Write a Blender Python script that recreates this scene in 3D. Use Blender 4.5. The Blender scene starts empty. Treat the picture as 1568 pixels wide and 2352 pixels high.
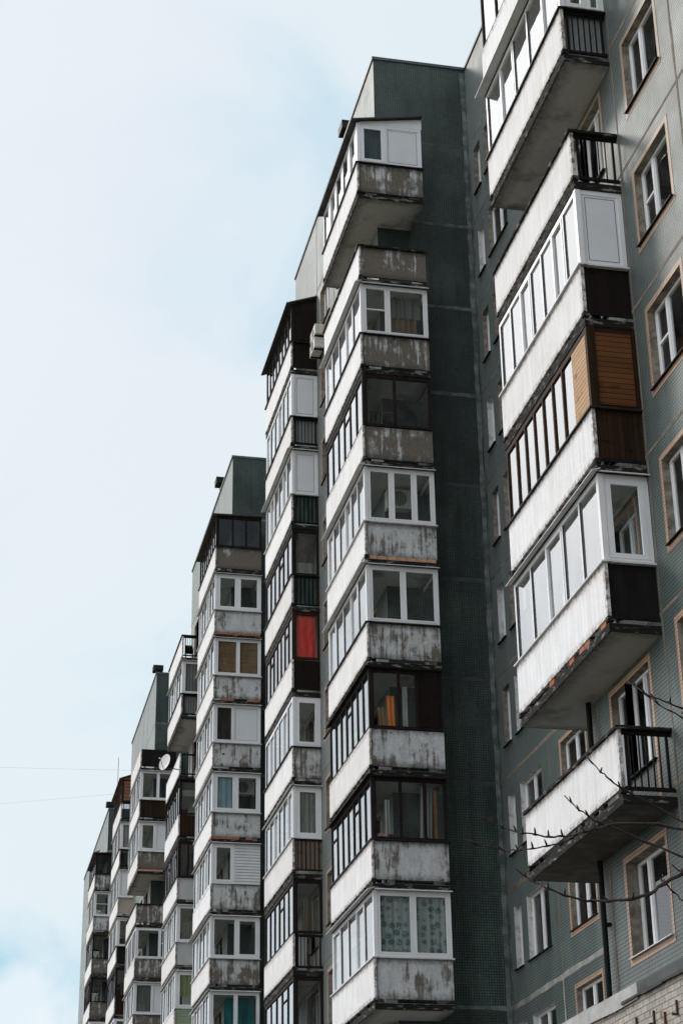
import bpy, math, random
from mathutils import Vector, Matrix
random.seed(7)
S = bpy.context.scene
COL = S.collection
R = math.radians
# ------------------------------------------------------------------ camera
FPX, PITCH, YAW, ROLL = 4342.473, 0.437696, 0.214677, -0.015796
cp, sp, cy, sy, cr, sr = math.cos(PITCH), math.sin(PITCH), math.cos(YAW), math.sin(YAW), math.cos(ROLL), math.sin(ROLL)
F = Vector((sy * cp, cy * cp, sp)); R0 = Vector((cy, -sy, 0)); U0 = Vector((-sy * sp, -cy * sp, cp))
RC = R0 * cr + U0 * sr; UP = U0 * cr - R0 * sr
cd = bpy.data.cameras.new('camera'); cam = bpy.data.objects.new('camera', cd); COL.objects.link(cam)
cam.matrix_world = Matrix(((RC.x, UP.x, -F.x, 0), (RC.y, UP.y, -F.y, 0), (RC.z, UP.z, -F.z, 0), (0, 0, 0, 1)))
cd.sensor_fit = 'VERTICAL'; cd.sensor_height = 36; cd.lens = FPX / 2352 * 36
cd.clip_start = 0.1; cd.clip_end = 6000
S.camera = cam
# ------------------------------------------------------------------ world, sun, exposure
SUN = Vector((-0.7, 1.15, 1.0)).normalized()
W = bpy.data.worlds.new('World'); S.world = W; W.use_nodes = True
nt = W.node_tree; nt.nodes.clear()
def wn(t, **k):
    n = nt.nodes.new(t)
    for a, b in k.items(): setattr(n, a, b)
    return n
wo = wn('ShaderNodeOutputWorld'); bg = wn('ShaderNodeBackground'); bg.inputs['Strength'].default_value = 0.1
sky = wn('ShaderNodeTexSky', sky_type='NISHITA', sun_disc=False, sun_elevation=math.asin(SUN.z), sun_rotation=math.atan2(SUN.x, SUN.y))
sky.air_density = 1.0; sky.dust_density = 2.0; sky.ozone_density = 1.5
L = nt.links.new
tc = wn('ShaderNodeTexCoord'); mp = wn('ShaderNodeMapping'); mp.inputs['Scale'].default_value = (1.0, 1.0, 1.5)
mp.inputs['Location'].default_value = (0.30, 0.2, 0.1)
n1 = wn('ShaderNodeTexNoise'); n1.inputs['Scale'].default_value = 4.0; n1.inputs['Detail'].default_value = 7; n1.inputs['Roughness'].default_value = 0.52; n1.inputs['Distortion'].default_value = 0.35
def mr(src, a, b, c, d, smooth=True):
    n = wn('ShaderNodeMapRange'); n.interpolation_type = 'SMOOTHSTEP' if smooth else 'LINEAR'
    for i, v in enumerate((a, b, c, d)): n.inputs[i + 1].default_value = v
    L(src, n.inputs[0]); return n.outputs[0]
def wmix(f, a, b):
    m = wn('ShaderNodeMix', data_type='RGBA')
    for k, v in (('Factor', f), ('A', a), ('B', b)):
        if isinstance(v, (tuple, float)): m.inputs[k].default_value = v
        else: L(v, m.inputs[k])
    return m.outputs['Result']
def wdot(d):
    n = wn('ShaderNodeVectorMath', operation='DOT_PRODUCT'); n.inputs[1].default_value = d; L(tc.outputs['Generated'], n.inputs[0]); return n.outputs['Value']
L(tc.outputs['Generated'], mp.inputs['Vector']); L(mp.outputs['Vector'], n1.inputs['Vector'])
# unseen sky brightened to fill the walls, a clearer pale blue patch down the street, hazy glow round the hidden sun
thin = wmix(mr(n1.outputs['Fac'], 0.39, 0.57, 0.0, 1.0), (4.3, 7.4, 9.0, 1), (8.4, 9.4, 9.9, 1))
thin = wmix(mr(wdot(Vector((-0.055, 0.89, 0.62)).normalized()), 0.95, 1.0, 0.0, 0.85), thin, (8.9, 9.4, 10.0, 1))
n2 = wn('ShaderNodeTexNoise'); n2.inputs['Scale'].default_value = 26.0; n2.inputs['Detail'].default_value = 5; L(tc.outputs['Generated'], n2.inputs['Vector'])
puff = wn('ShaderNodeMath', operation='ADD'); pm = wn('ShaderNodeMath', operation='MULTIPLY'); pm.inputs[1].default_value = 0.0018; L(n2.outputs['Fac'], pm.inputs[0])
L(wdot(Vector((0.0502, 1.0332, 0.1793)).normalized()), puff.inputs[0]); L(pm.outputs[0], puff.inputs[1])
thin = wmix(mr(puff.outputs[0], 1.0002, 1.0009, 0.0, 0.7), thin, (10.2, 10.4, 10.7, 1))
thin = wmix(0.06, thin, sky.outputs[0])
col = wmix(mr(wdot(Vector((0.20, 0.885, 0.42)).normalized()), 0.945, 0.80, 0.0, 1.0), thin, (15.8, 16.3, 17.2, 1))
col = wmix(mr(wdot(Vector((0.18, -0.90, 0.36)).normalized()), 0.78, 0.93, 0.0, 1.0), col, (3.4, 4.3, 5.2, 1))  # low sky behind the camera dimmed to darken reflections in the end glass
col = wmix(mr(wdot(SUN), 0.91, 1.0, 0.0, 0.8), col, (24.0, 23.6, 23.0, 1))
L(col, bg.inputs['Color']); L(bg.outputs[0], wo.inputs['Surface'])
ld = bpy.data.lights.new('sun', 'SUN'); ld.energy = 1.1; ld.angle = R(10); ld.color = (1.0, 0.95, 0.88)
lo = bpy.data.objects.new('sun', ld); COL.objects.link(lo); lo.rotation_euler = SUN.to_track_quat('Z', 'Y').to_euler(); lo.location = (-20, 40, 60)
vs = S.view_settings; vs.view_transform = 'Standard'; vs.look = 'None'; vs.gamma = 1; vs.exposure = -0.08
S.render.engine = 'CYCLES'
S.cycles.max_bounces = 8; S.cycles.transparent_max_bounces = 24
GROUND = -1.6
# ------------------------------------------------------------------ materials
MATS = {}
def newmat(name):
    m = bpy.data.materials.new(name); m.use_nodes = True; t = m.node_tree
    return m, t, t.nodes['Principled BSDF']
def nd(t, typ, ins=None, **k):
    n = t.nodes.new(typ)
    for a, b in k.items(): setattr(n, a, b)
    for a, b in (ins or {}).items(): n.inputs[a].default_value = b
    return n
def rgb(c): return (c[0], c[1], c[2], 1)
def wpos(t, scale=(1, 1, 1), rot=None):
    g = nd(t, 'ShaderNodeNewGeometry'); m = nd(t, 'ShaderNodeMapping', {'Scale': scale})
    t.links.new(g.outputs['Position'], m.inputs['Vector']); return m.outputs['Vector']
def noise(t, vec, sc, det=4, rough=0.55, lo=0.35, hi=0.65):
    n = nd(t, 'ShaderNodeTexNoise', {'Scale': sc, 'Detail': det, 'Roughness': rough}); t.links.new(vec, n.inputs['Vector'])
    r = nd(t, 'ShaderNodeMapRange', {1: lo, 2: hi}); t.links.new(n.outputs['Fac'], r.inputs[0]); return r.outputs[0]
def mixc(t, fac, a, b, blend='MIX'):
    m = nd(t, 'ShaderNodeMix', data_type='RGBA', blend_type=blend)
    for s, v in (('Factor', fac), ('A', a), ('B', b)):
        if isinstance(v, (tuple, list)): m.inputs[s].default_value = rgb(v)
        elif isinstance(v, (int, float)): m.inputs[s].default_value = v
        else: t.links.new(v, m.inputs[s])
    return m.outputs['Result']
def math_(t, op, a, b=None):
    m = nd(t, 'ShaderNodeMath', operation=op)
    for i, v in enumerate((a, b)):
        if v is None: continue
        if isinstance(v, (int, float)): m.inputs[i].default_value = v
        else: t.links.new(v, m.inputs[i])
    return m.outputs[0]
def bump(t, b, h, strength=0.3, dist=0.02):
    n = nd(t, 'ShaderNodeBump', {'Strength': strength, 'Distance': dist}); t.links.new(h, n.inputs['Height']); t.links.new(n.outputs[0], b.inputs['Normal'])
def simple(name, c, c2=None, rough=0.6, sc=3.0, stretch=(1, 1, 1), lo=0.35, hi=0.7, bmp=0.0, metal=0.0, spec=0.2):
    if name in MATS: return MATS[name]
    m, t, b = newmat(name); v = wpos(t, stretch); n = noise(t, v, sc, 5, 0.6, lo, hi)
    b.inputs['Specular IOR Level'].default_value = spec; t.links.new(mixc(t, n, c, c2 or c), b.inputs['Base Color']); b.inputs['Roughness'].default_value = rough; b.inputs['Metallic'].default_value = metal
    if bmp: bump(t, b, n, bmp)
    MATS[name] = m; return m
def tile_mat(name, c1, c2, grout, w=0.066, h=0.066, rough=0.52, var=0.75, stain=(0.40, 0.45, 0.45), off=0.0):
    m, t, b = newmat(name)
    g = nd(t, 'ShaderNodeNewGeometry'); s = nd(t, 'ShaderNodeSeparateXYZ'); t.links.new(g.outputs['Position'], s.inputs[0])
    xy = math_(t, 'ADD', s.outputs[0], s.outputs[1]); c = nd(t, 'ShaderNodeCombineXYZ'); t.links.new(xy, c.inputs[0]); t.links.new(s.outputs[2], c.inputs[1])
    br = nd(t, 'ShaderNodeTexBrick', {'Color1': rgb(c1), 'Color2': rgb(c2), 'Mortar': rgb(grout), 'Scale': 1.0, 'Mortar Size': w * 0.1, 'Mortar Smooth': 0.1, 'Bias': 0.0, 'Brick Width': w, 'Row Height': h}, offset=off)
    t.links.new(c.outputs[0], br.inputs['Vector'])
    v = wpos(t)
    big = noise(t, v, 0.8, 5, 0.62, 0.36, 0.64)
    stv = wpos(t, (3.0, 3.0, 0.22)); st = noise(t, stv, 1.0, 6, 0.65, 0.45, 0.66)
    # every storey-high panel has weathered a little differently
    fl = math_(t, 'FLOOR', math_(t, 'DIVIDE', math_(t, 'SUBTRACT', s.outputs[2], 30.83), 2.8))
    wnz = nd(t, 'ShaderNodeTexWhiteNoise', noise_dimensions='1D'); t.links.new(fl, wnz.inputs['W'])
    pv = nd(t, 'ShaderNodeMapRange', {3: 0.58, 4: 1.22}); t.links.new(wnz.outputs['Value'], pv.inputs[0])
    col = mixc(t, math_(t, 'MULTIPLY', big, var), br.outputs['Color'], mixc(t, 1.0, br.outputs['Color'], stain, 'MULTIPLY'))
    col = mixc(t, math_(t, 'MULTIPLY', st, 0.7), col, mixc(t, 1.0, col, stain, 'MULTIPLY'))
    spots = noise(t, v, 6.0, 3, 0.6, 0.68, 0.72)
    fade = noise(t, wpos(t, (1, 1, 0.6)), 0.9, 6, 0.65, 0.52, 0.68); col = mixc(t, math_(t, 'MULTIPLY', fade, 0.4), col, mixc(t, 0.35, col, (0.20, 0.23, 0.22)))
    col = mixc(t, math_(t, 'MULTIPLY', spots, 0.8), col, (0.012, 0.013, 0.013))
    cc = nd(t, 'ShaderNodeCombineColor'); [t.links.new(pv.outputs[0], cc.inputs[i]) for i in range(3)]
    col = mixc(t, 1.0, col, cc.outputs[0], 'MULTIPLY')
    t.links.new(col, b.inputs['Base Color']); b.inputs['Specular IOR Level'].default_value = 0.42; t.links.new(math_(t, 'MULTIPLY', math_(t, 'SUBTRACT', 1.0, br.outputs['Fac']), 0.9), b.inputs['Sheen Weight']); b.inputs['Sheen Roughness'].default_value = 0.34; b.inputs['Sheen Tint'].default_value = (0.93, 1.0, 0.98, 1)
    rr = nd(t, 'ShaderNodeMapRange', {3: rough, 4: rough + 0.07}); t.links.new(big, rr.inputs[0]); t.links.new(rr.outputs[0], b.inputs['Roughness'])
    bump(t, b, br.outputs['Fac'], -0.5, 0.01); MATS[name] = m; return m
GREEN = tile_mat('green_tile', (0.050, 0.088, 0.075), (0.078, 0.122, 0.106), (0.008, 0.012, 0.011))
PEACH = tile_mat('peach_tile', (0.46, 0.27, 0.16), (0.52, 0.32, 0.20), (0.16, 0.11, 0.07), var=0.25, stain=(0.75, 0.7, 0.65))
def paint_wall():
    # whitewashed concrete of the balcony fronts: rain streaks, rust and grime along the edges
    m, t, b = newmat('whitewash'); v = wpos(t); sv = wpos(t, (4, 4, 0.35))
    gen = nd(t, 'ShaderNodeTexCoord'); s = nd(t, 'ShaderNodeSeparateXYZ'); t.links.new(gen.outputs['Generated'], s.inputs[0])
    streak = noise(t, sv, 2.0, 5, 0.6, 0.42, 0.8); blot = noise(t, v, 1.1, 6, 0.68, 0.46, 0.74); fine = noise(t, v, 9, 4, 0.65, 0.4, 0.62)
    top = nd(t, 'ShaderNodeMapRange', {1: 0.82, 2: 1.0}); t.links.new(s.outputs[2], top.inputs[0])
    bot = nd(t, 'ShaderNodeMapRange', {1: 0.13, 2: 0.0}); t.links.new(s.outputs[2], bot.inputs[0])
    sd = nd(t, 'ShaderNodeMapRange', {1: 0.03, 2: 0.0}); t.links.new(s.outputs[1], sd.inputs[0])
    edge = math_(t, 'MAXIMUM', math_(t, 'MAXIMUM', top.outputs[0], bot.outputs[0]), sd.outputs[0])
    em = math_(t, 'MULTIPLY', edge, math_(t, 'ADD', fine, 0.15))
    col = mixc(t, math_(t, 'MULTIPLY', streak, 0.6), (0.78, 0.785, 0.80), (0.50, 0.48, 0.455))
    col = mixc(t, math_(t, 'MULTIPLY', blot, 0.55), col, (0.58, 0.54, 0.49))
    spk = noise(t, v, 22, 3, 0.6, 0.66, 0.72); col = mixc(t, math_(t, 'MULTIPLY', spk, 0.5), col, (0.25, 0.22, 0.19))
    col = mixc(t, math_(t, 'MINIMUM', math_(t, 'MULTIPLY', em, 0.95), 0.95), col, (0.15, 0.11, 0.08))
    oi = nd(t, 'ShaderNodeObjectInfo'); tone = mixc(t, oi.outputs['Random'], (1.0, 1.0, 1.0), (0.88, 0.86, 0.84)); col = mixc(t, 1.0, col, tone, 'MULTIPLY')
    rust = noise(t, wpos(t, (1, 2.2, 0.25)), 1.2, 5, 0.65, 0.62, 0.74); col = mixc(t, math_(t, 'MULTIPLY', rust, 0.5), col, (0.36, 0.24, 0.15))
    t.links.new(col, b.inputs['Base Color']); b.inputs['Roughness'].default_value = 0.75; bump(t, b, fine, 0.15, 0.01); MATS['whitewash'] = m; return m
WHITEWASH = paint_wall()
def peel(name, amount, dark=(0.095, 0.082, 0.066), light=(0.60, 0.62, 0.63)):
    # raw concrete with what is left of its white paint; amount = share of paint left
    m, t, b = newmat(name); v = wpos(t, (1, 1, 0.75)); sv = wpos(t, (9, 9, 0.55))
    gen = nd(t, 'ShaderNodeTexCoord'); s = nd(t, 'ShaderNodeSeparateXYZ'); t.links.new(gen.outputs['Generated'], s.inputs[0])
    a = nd(t, 'ShaderNodeTexNoise', {'Scale': 2.3, 'Detail': 9, 'Roughness': 0.7}); t.links.new(v, a.inputs['Vector'])
    d = nd(t, 'ShaderNodeTexNoise', {'Scale': 1.0, 'Detail': 5, 'Roughness': 0.6}); t.links.new(sv, d.inputs['Vector'])
    h = math_(t, 'ADD', math_(t, 'MULTIPLY', a.outputs['Fac'], 0.65), math_(t, 'MULTIPLY', d.outputs['Fac'], 0.35))
    c0 = 0.595 - 0.19 * amount
    oi = nd(t, 'ShaderNodeObjectInfo'); h = math_(t, 'ADD', h, math_(t, 'MULTIPLY', math_(t, 'SUBTRACT', oi.outputs['Random'], 0.5), 0.09))
    dn = nd(t, 'ShaderNodeTexNoise', {'Scale': 9.0, 'Detail': 4, 'Roughness': 0.7}); t.links.new(wpos(t, (1, 1, 0.04)), dn.inputs['Vector'])
    reach = math_(t, 'SUBTRACT', math_(t, 'MULTIPLY', math_(t, 'SUBTRACT', dn.outputs['Fac'], 0.44), 5.0), math_(t, 'SUBTRACT', 1.0, s.outputs[2])); dr = nd(t, 'ShaderNodeMapRange', {1: 0.0, 2: 0.10, 4: 0.05}); t.links.new(reach, dr.inputs[0]); h = math_(t, 'ADD', h, dr.outputs[0])
    r = nd(t, 'ShaderNodeMapRange', {1: c0 - 0.02, 2: c0 + 0.06}); t.links.new(h, r.inputs[0])
    fine = noise(t, wpos(t), 14, 5, 0.7, 0.3, 0.7)
    dk = mixc(t, fine, dark, tuple(x * 1.7 for x in dark)); med = noise(t, wpos(t, (2.5, 2.5, 1)), 1.7, 6, 0.7, 0.38, 0.66); lt = mixc(t, math_(t, 'MULTIPLY', math_(t, 'ADD', fine, med), 0.48), light, tuple(x * 0.5 for x in light)); holes_ = noise(t, wpos(t), 3.3, 1, 0.4, 0.755, 0.765); lt = mixc(t, holes_, lt, (0.03, 0.025, 0.02))
    col = mixc(t, r.outputs[0], dk, lt)
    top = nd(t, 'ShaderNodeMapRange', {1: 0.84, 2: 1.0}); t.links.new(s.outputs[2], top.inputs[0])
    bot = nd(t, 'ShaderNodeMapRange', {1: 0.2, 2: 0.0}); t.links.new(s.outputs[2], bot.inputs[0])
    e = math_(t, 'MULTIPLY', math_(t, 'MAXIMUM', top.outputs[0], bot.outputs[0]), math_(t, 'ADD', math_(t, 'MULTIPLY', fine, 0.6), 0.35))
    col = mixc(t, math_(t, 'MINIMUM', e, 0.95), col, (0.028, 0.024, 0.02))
    t.links.new(col, b.inputs['Base Color']); b.inputs['Roughness'].default_value = 0.9; bump(t, b, h, 0.35, 0.02); MATS[name] = m; return m
CONC = [peel('peeled_concrete_%d' % i, a) for i, a in enumerate((0.16, 0.42, 0.66, 0.82, 0.95))]
def slab_mat():
    m, t, b = newmat('slab_concrete'); v = wpos(t); f = noise(t, v, 9, 6, 0.7, 0.3, 0.7); bl = noise(t, v, 1.1, 4, 0.6, 0.55, 0.72)
    gen = nd(t, 'ShaderNodeTexCoord'); s = nd(t, 'ShaderNodeSeparateXYZ'); t.links.new(gen.outputs['Generated'], s.inputs[0])
    ex = math_(t, 'ABSOLUTE', math_(t, 'SUBTRACT', s.outputs[0], 0.5)); ey = math_(t, 'ABSOLUTE', math_(t, 'SUBTRACT', s.outputs[1], 0.5))
    rx = nd(t, 'ShaderNodeMapRange', {1: 0.33, 2: 0.5}); t.links.new(ex, rx.inputs[0]); ry = nd(t, 'ShaderNodeMapRange', {1: 0.44, 2: 0.5}); t.links.new(ey, ry.inputs[0])
    e = math_(t, 'MULTIPLY', math_(t, 'MAXIMUM', rx.outputs[0], ry.outputs[0]), math_(t, 'ADD', math_(t, 'MULTIPLY', f, 0.7), 0.35))
    col = mixc(t, math_(t, 'MULTIPLY', f, 0.4), (0.48, 0.475, 0.46), (0.33, 0.32, 0.30))
    col = mixc(t, bl, col, (0.20, 0.18, 0.155)); col = mixc(t, math_(t, 'MINIMUM', e, 0.94), col, (0.035, 0.031, 0.027))
    t.links.new(col, b.inputs['Base Color']); b.inputs['Roughness'].default_value = 0.92; bump(t, b, f, 0.3, 0.02); MATS['slab'] = m; return m
SLAB = slab_mat()
EDGE = simple('slab_edge', (0.012, 0.011, 0.010), (0.30, 0.29, 0.27), 0.95, 4.0, (1, 1, 3.5), 0.54, 0.74, 0.4)  # grime plus the shade of the parapet gap, painted near black
UPVC = simple('white_plastic', (0.74, 0.75, 0.77), (0.66, 0.67, 0.68), 0.4, 1.5, spec=0.5)
PANEL = simple('white_sandwich_panel', (0.66, 0.68, 0.71), (0.60, 0.62, 0.64), 0.5, 1.2)
GASKET = simple('dark_gasket', (0.05, 0.05, 0.05))
DARKF = simple('dark_painted_wood', (0.012, 0.010, 0.010), (0.026, 0.018, 0.014), 0.7, 6, (1, 1, 0.3), spec=0.06)
BROWNF = simple('brown_painted_wood', (0.045, 0.020, 0.010), (0.018, 0.011, 0.008), 0.65, 6, (1, 1, 0.3), spec=0.06)
FLASH = simple('dark_flashing', (0.014, 0.014, 0.016), (0.032, 0.029, 0.027), 0.5, 5, spec=0.06)
WFLASH = simple('white_flashing', (0.62, 0.63, 0.64), (0.5, 0.49, 0.48), 0.45, 4)
IRON = simple('black_iron', (0.007, 0.008, 0.009), (0.016, 0.014, 0.013), 0.55, 8, spec=0.06)
BRICK = simple('red_brick', (0.42, 0.15, 0.075), (0.26, 0.10, 0.06), 0.9, 6)
TANBRICK = simple('tan_brick', (0.55, 0.32, 0.19), (0.40, 0.23, 0.15), 0.9, 6)
GREYSHEET = simple('grey_sheet', (0.30, 0.32, 0.33), (0.22, 0.235, 0.24), 0.7, 2)
PLASTER = simple('grey_plaster', (0.26, 0.235, 0.20), (0.14, 0.12, 0.10), 0.95, 6, lo=0.4, hi=0.6, bmp=0.5)
PALEPL = simple('pale_plaster', (0.55, 0.56, 0.57), (0.38, 0.35, 0.31), 0.9, 5, lo=0.5, hi=0.62, bmp=0.4)
JBROWN = simple('brown_sealant', (0.15, 0.115, 0.085), (0.24, 0.20, 0.16), 0.9, 4, bmp=0.4)
JPALE = simple('pale_sealant', (0.20, 0.215, 0.215), (0.075, 0.10, 0.095), 0.9, 3, lo=0.35, hi=0.6, bmp=0.4)
JDARK = simple('dark_sealant', (0.045, 0.052, 0.052), (0.085, 0.10, 0.097), 0.9, 3, lo=0.3, hi=0.7, bmp=0.4)
JLIGHT = simple('light_sealant', (0.36, 0.345, 0.31), (0.20, 0.20, 0.185), 0.9, 3, lo=0.35, hi=0.65, bmp=0.4)
FACADEW = simple('end_facade_grey', (0.42, 0.45, 0.46), (0.34, 0.36, 0.37), 0.8, 1.0)
INT = simple('inner_plaster', (0.40, 0.38, 0.34), (0.30, 0.28, 0.25), 0.9, 2)
ROOFM = simple('roof_felt', (0.05, 0.05, 0.05), (0.08, 0.08, 0.08), 0.9, 3)
COPING = simple('green_grey_coping', (0.05, 0.062, 0.066), (0.085, 0.10, 0.105), 0.5, 3)
BEIGE = simple('beige_siding', (0.42, 0.38, 0.31), (0.34, 0.30, 0.25), 0.6, 2)
GSIDE = simple('green_siding', (0.26, 0.33, 0.235), (0.21, 0.28, 0.20), 0.6, 2)
WSIDE = simple('white_siding', (0.66, 0.67, 0.68), (0.58, 0.58, 0.58), 0.5, 2)
CORR = simple('green_black_slate', (0.018, 0.026, 0.024), (0.05, 0.07, 0.062), 0.8, 5, (1, 1, 0.3), spec=0.06)
TARP = simple('black_sheet', (0.008, 0.008, 0.009), (0.018, 0.016, 0.015), 0.8, 4, (1, 1, 0.3), spec=0.06)
GREYC = simple('smooth_grey_render', (0.46, 0.47, 0.48), (0.38, 0.385, 0.39), 0.85, 2)
def plank(name, c1, c2, axis, w=0.1):
    m, t, b = newmat(name); g = nd(t, 'ShaderNodeNewGeometry'); s = nd(t, 'ShaderNodeSeparateXYZ'); t.links.new(g.outputs['Position'], s.inputs[0])
    a = s.outputs[2] if axis == 'h' else math_(t, 'ADD', s.outputs[0], s.outputs[1])
    q = math_(t, 'DIVIDE', a, w); fr = math_(t, 'FRACT', q); fl = math_(t, 'FLOOR', q)
    gap = math_(t, 'GREATER_THAN', fr, 0.9); wz = nd(t, 'ShaderNodeTexWhiteNoise', noise_dimensions='1D'); t.links.new(fl, wz.inputs['W'])
    grain = noise(t, wpos(t, (1, 1, 14) if axis == 'h' else (9, 9, 0.5)), 3, 5, 0.65, 0.3, 0.7)
    col = mixc(t, math_(t, 'MULTIPLY', math_(t, 'ADD', grain, wz.outputs['Value']), 0.5), c1, c2)
    blot = noise(t, wpos(t, (1, 1, 2)), 2.2, 4, 0.6, 0.6, 0.72); col = mixc(t, math_(t, 'MULTIPLY', blot, 0.75), col, tuple(x * 0.15 for x in c1))
    col = mixc(t, gap, col, (0.012, 0.008, 0.006)); b.inputs['Specular IOR Level'].default_value = 0.06; t.links.new(col, b.inputs['Base Color']); b.inputs['Roughness'].default_value = 0.6
    bump(t, b, math_(t, 'SUBTRACT', 1.0, gap), 0.6, 0.02); MATS[name] = m; return m
PL_ORANGE = plank('varnished_planks', (0.16, 0.064, 0.023), (0.085, 0.036, 0.015), 'h')
PL_LIGHT = plank('light_planks', (0.52, 0.33, 0.19), (0.40, 0.23, 0.12), 'h', 0.09)
PL_DARK = plank('dark_planks', (0.007, 0.006, 0.006), (0.018, 0.011, 0.009), 'v', 0.11)
PL_BROWN = plank('brown_planks', (0.014, 0.009, 0.006), (0.040, 0.020, 0.010), 'v', 0.09)
PL_GREY = plank('grey_planks', (0.12, 0.10, 0.085), (0.18, 0.15, 0.13), 'v', 0.14)
PL_HB = plank('brown_boarding', (0.24, 0.13, 0.08), (0.15, 0.08, 0.05), 'h', 0.2)
def glass_mat(name, tint, dirt=0.03, base=0.042, expo=2.55):
    m = bpy.data.materials.new(name); m.use_nodes = True; t = m.node_tree; t.nodes.clear()
    o = nd(t, 'ShaderNodeOutputMaterial'); tr = nd(t, 'ShaderNodeBsdfTransparent', {'Color': rgb(tint)}); gl = nd(t, 'ShaderNodeBsdfGlossy', {'Roughness': 0.015, 'Color': (0.97, 0.98, 1, 1)})
    df = nd(t, 'ShaderNodeBsdfDiffuse', {'Color': (0.5, 0.52, 0.52, 1)})
    g = nd(t, 'ShaderNodeNewGeometry'); dp = nd(t, 'ShaderNodeVectorMath', operation='DOT_PRODUCT'); t.links.new(g.outputs['Normal'], dp.inputs[0]); t.links.new(g.outputs['Incoming'], dp.inputs[1])
    f = math_(t, 'POWER', math_(t, 'SUBTRACT', 1.0, math_(t, 'ABSOLUTE', dp.outputs['Value'])), expo)
    f = math_(t, 'ADD', math_(t, 'MULTIPLY', f, 1 - base), base)
    n = nd(t, 'ShaderNodeTexNoise', {'Scale': 1.3, 'Detail': 1}); t.links.new(wpos(t), n.inputs['Vector'])
    bp_ = nd(t, 'ShaderNodeBump', {'Strength': 0.16, 'Distance': 0.03}); t.links.new(n.outputs['Fac'], bp_.inputs['Height']); t.links.new(bp_.outputs[0], gl.inputs['Normal'])
    dn = noise(t, wpos(t, (1, 1, 0.6)), 3, 5, 0.6, 0.35, 0.75)
    m1 = nd(t, 'ShaderNodeMixShader'); t.links.new(math_(t, 'MULTIPLY', dn, dirt * 2), m1.inputs[0]); t.links.new(tr.outputs[0], m1.inputs[1]); t.links.new(df.outputs[0], m1.inputs[2])
    m2 = nd(t, 'ShaderNodeMixShader'); t.links.new(f, m2.inputs[0]); t.links.new(m1.outputs[0], m2.inputs[1]); t.links.new(gl.outputs[0], m2.inputs[2])
    t.links.new(m2.outputs[0], o.inputs['Surface']); MATS[name] = m; return m
GLASS = glass_mat('window_glass', (0.82, 0.87, 0.86)); GLASSD = glass_mat('dusty_glass', (0.58, 0.62, 0.61), 0.03); GLASSW = glass_mat('flat_window_glass', (0.8, 0.85, 0.84), 0.02, 0.04, 5.4)
# ------------------------------------------------------------------ mesh helpers
class MB:
    def __init__(s): s.v = []; s.f = []; s.m = []; s.mats = []
    def mi(s, m):
        if m not in s.mats: s.mats.append(m)
        return s.mats.index(m)
    def poly(s, pts, m):
        b = len(s.v); s.v += [tuple(p) for p in pts]; s.f.append(tuple(range(b, b + len(pts)))); s.m.append(s.mi(m))
    def box(s, x0, x1, y0, y1, z0, z1, m):
        if x0 > x1: x0, x1 = x1, x0
        if y0 > y1: y0, y1 = y1, y0
        b = len(s.v); s.v += [(x, y, z) for x in (x0, x1) for y in (y0, y1) for z in (z0, z1)]
        for f in ((0, 1, 3, 2), (4, 6, 7, 5), (0, 4, 5, 1), (2, 3, 7, 6), (0, 2, 6, 4), (1, 5, 7, 3)):
            s.f.append(tuple(b + i for i in f)); s.m.append(s.mi(m))
    def hexa(s, p, m):   # 8 points, bottom ring then top ring
        b = len(s.v); s.v += [tuple(q) for q in p]
        for f in ((3, 2, 1, 0), (4, 5, 6, 7), (0, 1, 5, 4), (1, 2, 6, 5), (2, 3, 7, 6), (3, 0, 4, 7)):
            s.f.append(tuple(b + i for i in f)); s.m.append(s.mi(m))
    def tube(s, pts, r, m, n=6):
        pts = [Vector(p) for p in pts]; rs = r if isinstance(r, (list, tuple)) else [r] * len(pts); rings = []
        for i, p in enumerate(pts):
            d = (pts[min(i + 1, len(pts) - 1)] - pts[max(i - 1, 0)]).normalized()
            a = d.orthogonal().normalized() if abs(d.z) > 0.9 else d.cross(Vector((0, 0, 1))).normalized(); c = d.cross(a)
            b = len(s.v); s.v += [tuple(p + (a * math.cos(2 * math.pi * k / n) + c * math.sin(2 * math.pi * k / n)) * rs[i]) for k in range(n)]; rings.append(b)
        for i in range(len(rings) - 1):
            for k in range(n): s.f.append((rings[i] + k, rings[i] + (k + 1) % n, rings[i + 1] + (k + 1) % n, rings[i + 1] + k)); s.m.append(s.mi(m))
        s.f.append(tuple(rings[0] + k for k in range(n))[::-1]); s.m.append(s.mi(m)); s.f.append(tuple(rings[-1] + k for k in range(n))); s.m.append(s.mi(m))
    def build(s, name, parent=None, loc=(0, 0, 0), smooth=False):
        if not s.f: return None
        me = bpy.data.meshes.new(name); o = bpy.data.objects.new(name, me)
        base = Vector(WLOC[parent]) if parent is not None else Vector((0, 0, 0)); lc = Vector(loc)
        me.from_pydata([tuple(Vector(p) - base - lc) for p in s.v], [], s.f)
        for m in s.mats: me.materials.append(m)
        me.polygons.foreach_set('material_index', s.m)
        if smooth: me.polygons.foreach_set('use_smooth', [True] * len(s.f))
        me.update(); COL.objects.link(o); o.location = lc
        if parent is not None: o.parent = parent
        WLOC[o] = base + lc; return o
WLOC = {}
def empty(name, loc):
    o = bpy.data.objects.new(name, None); COL.objects.link(o); o.location = loc; WLOC[o] = Vector(loc); return o
def tag(o, label=None, cat=None, group=None, kind=None):
    if label: o['label'] = label
    if cat: o['category'] = cat
    if group: o['group'] = group
    if kind: o['kind'] = kind
    return o
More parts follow.
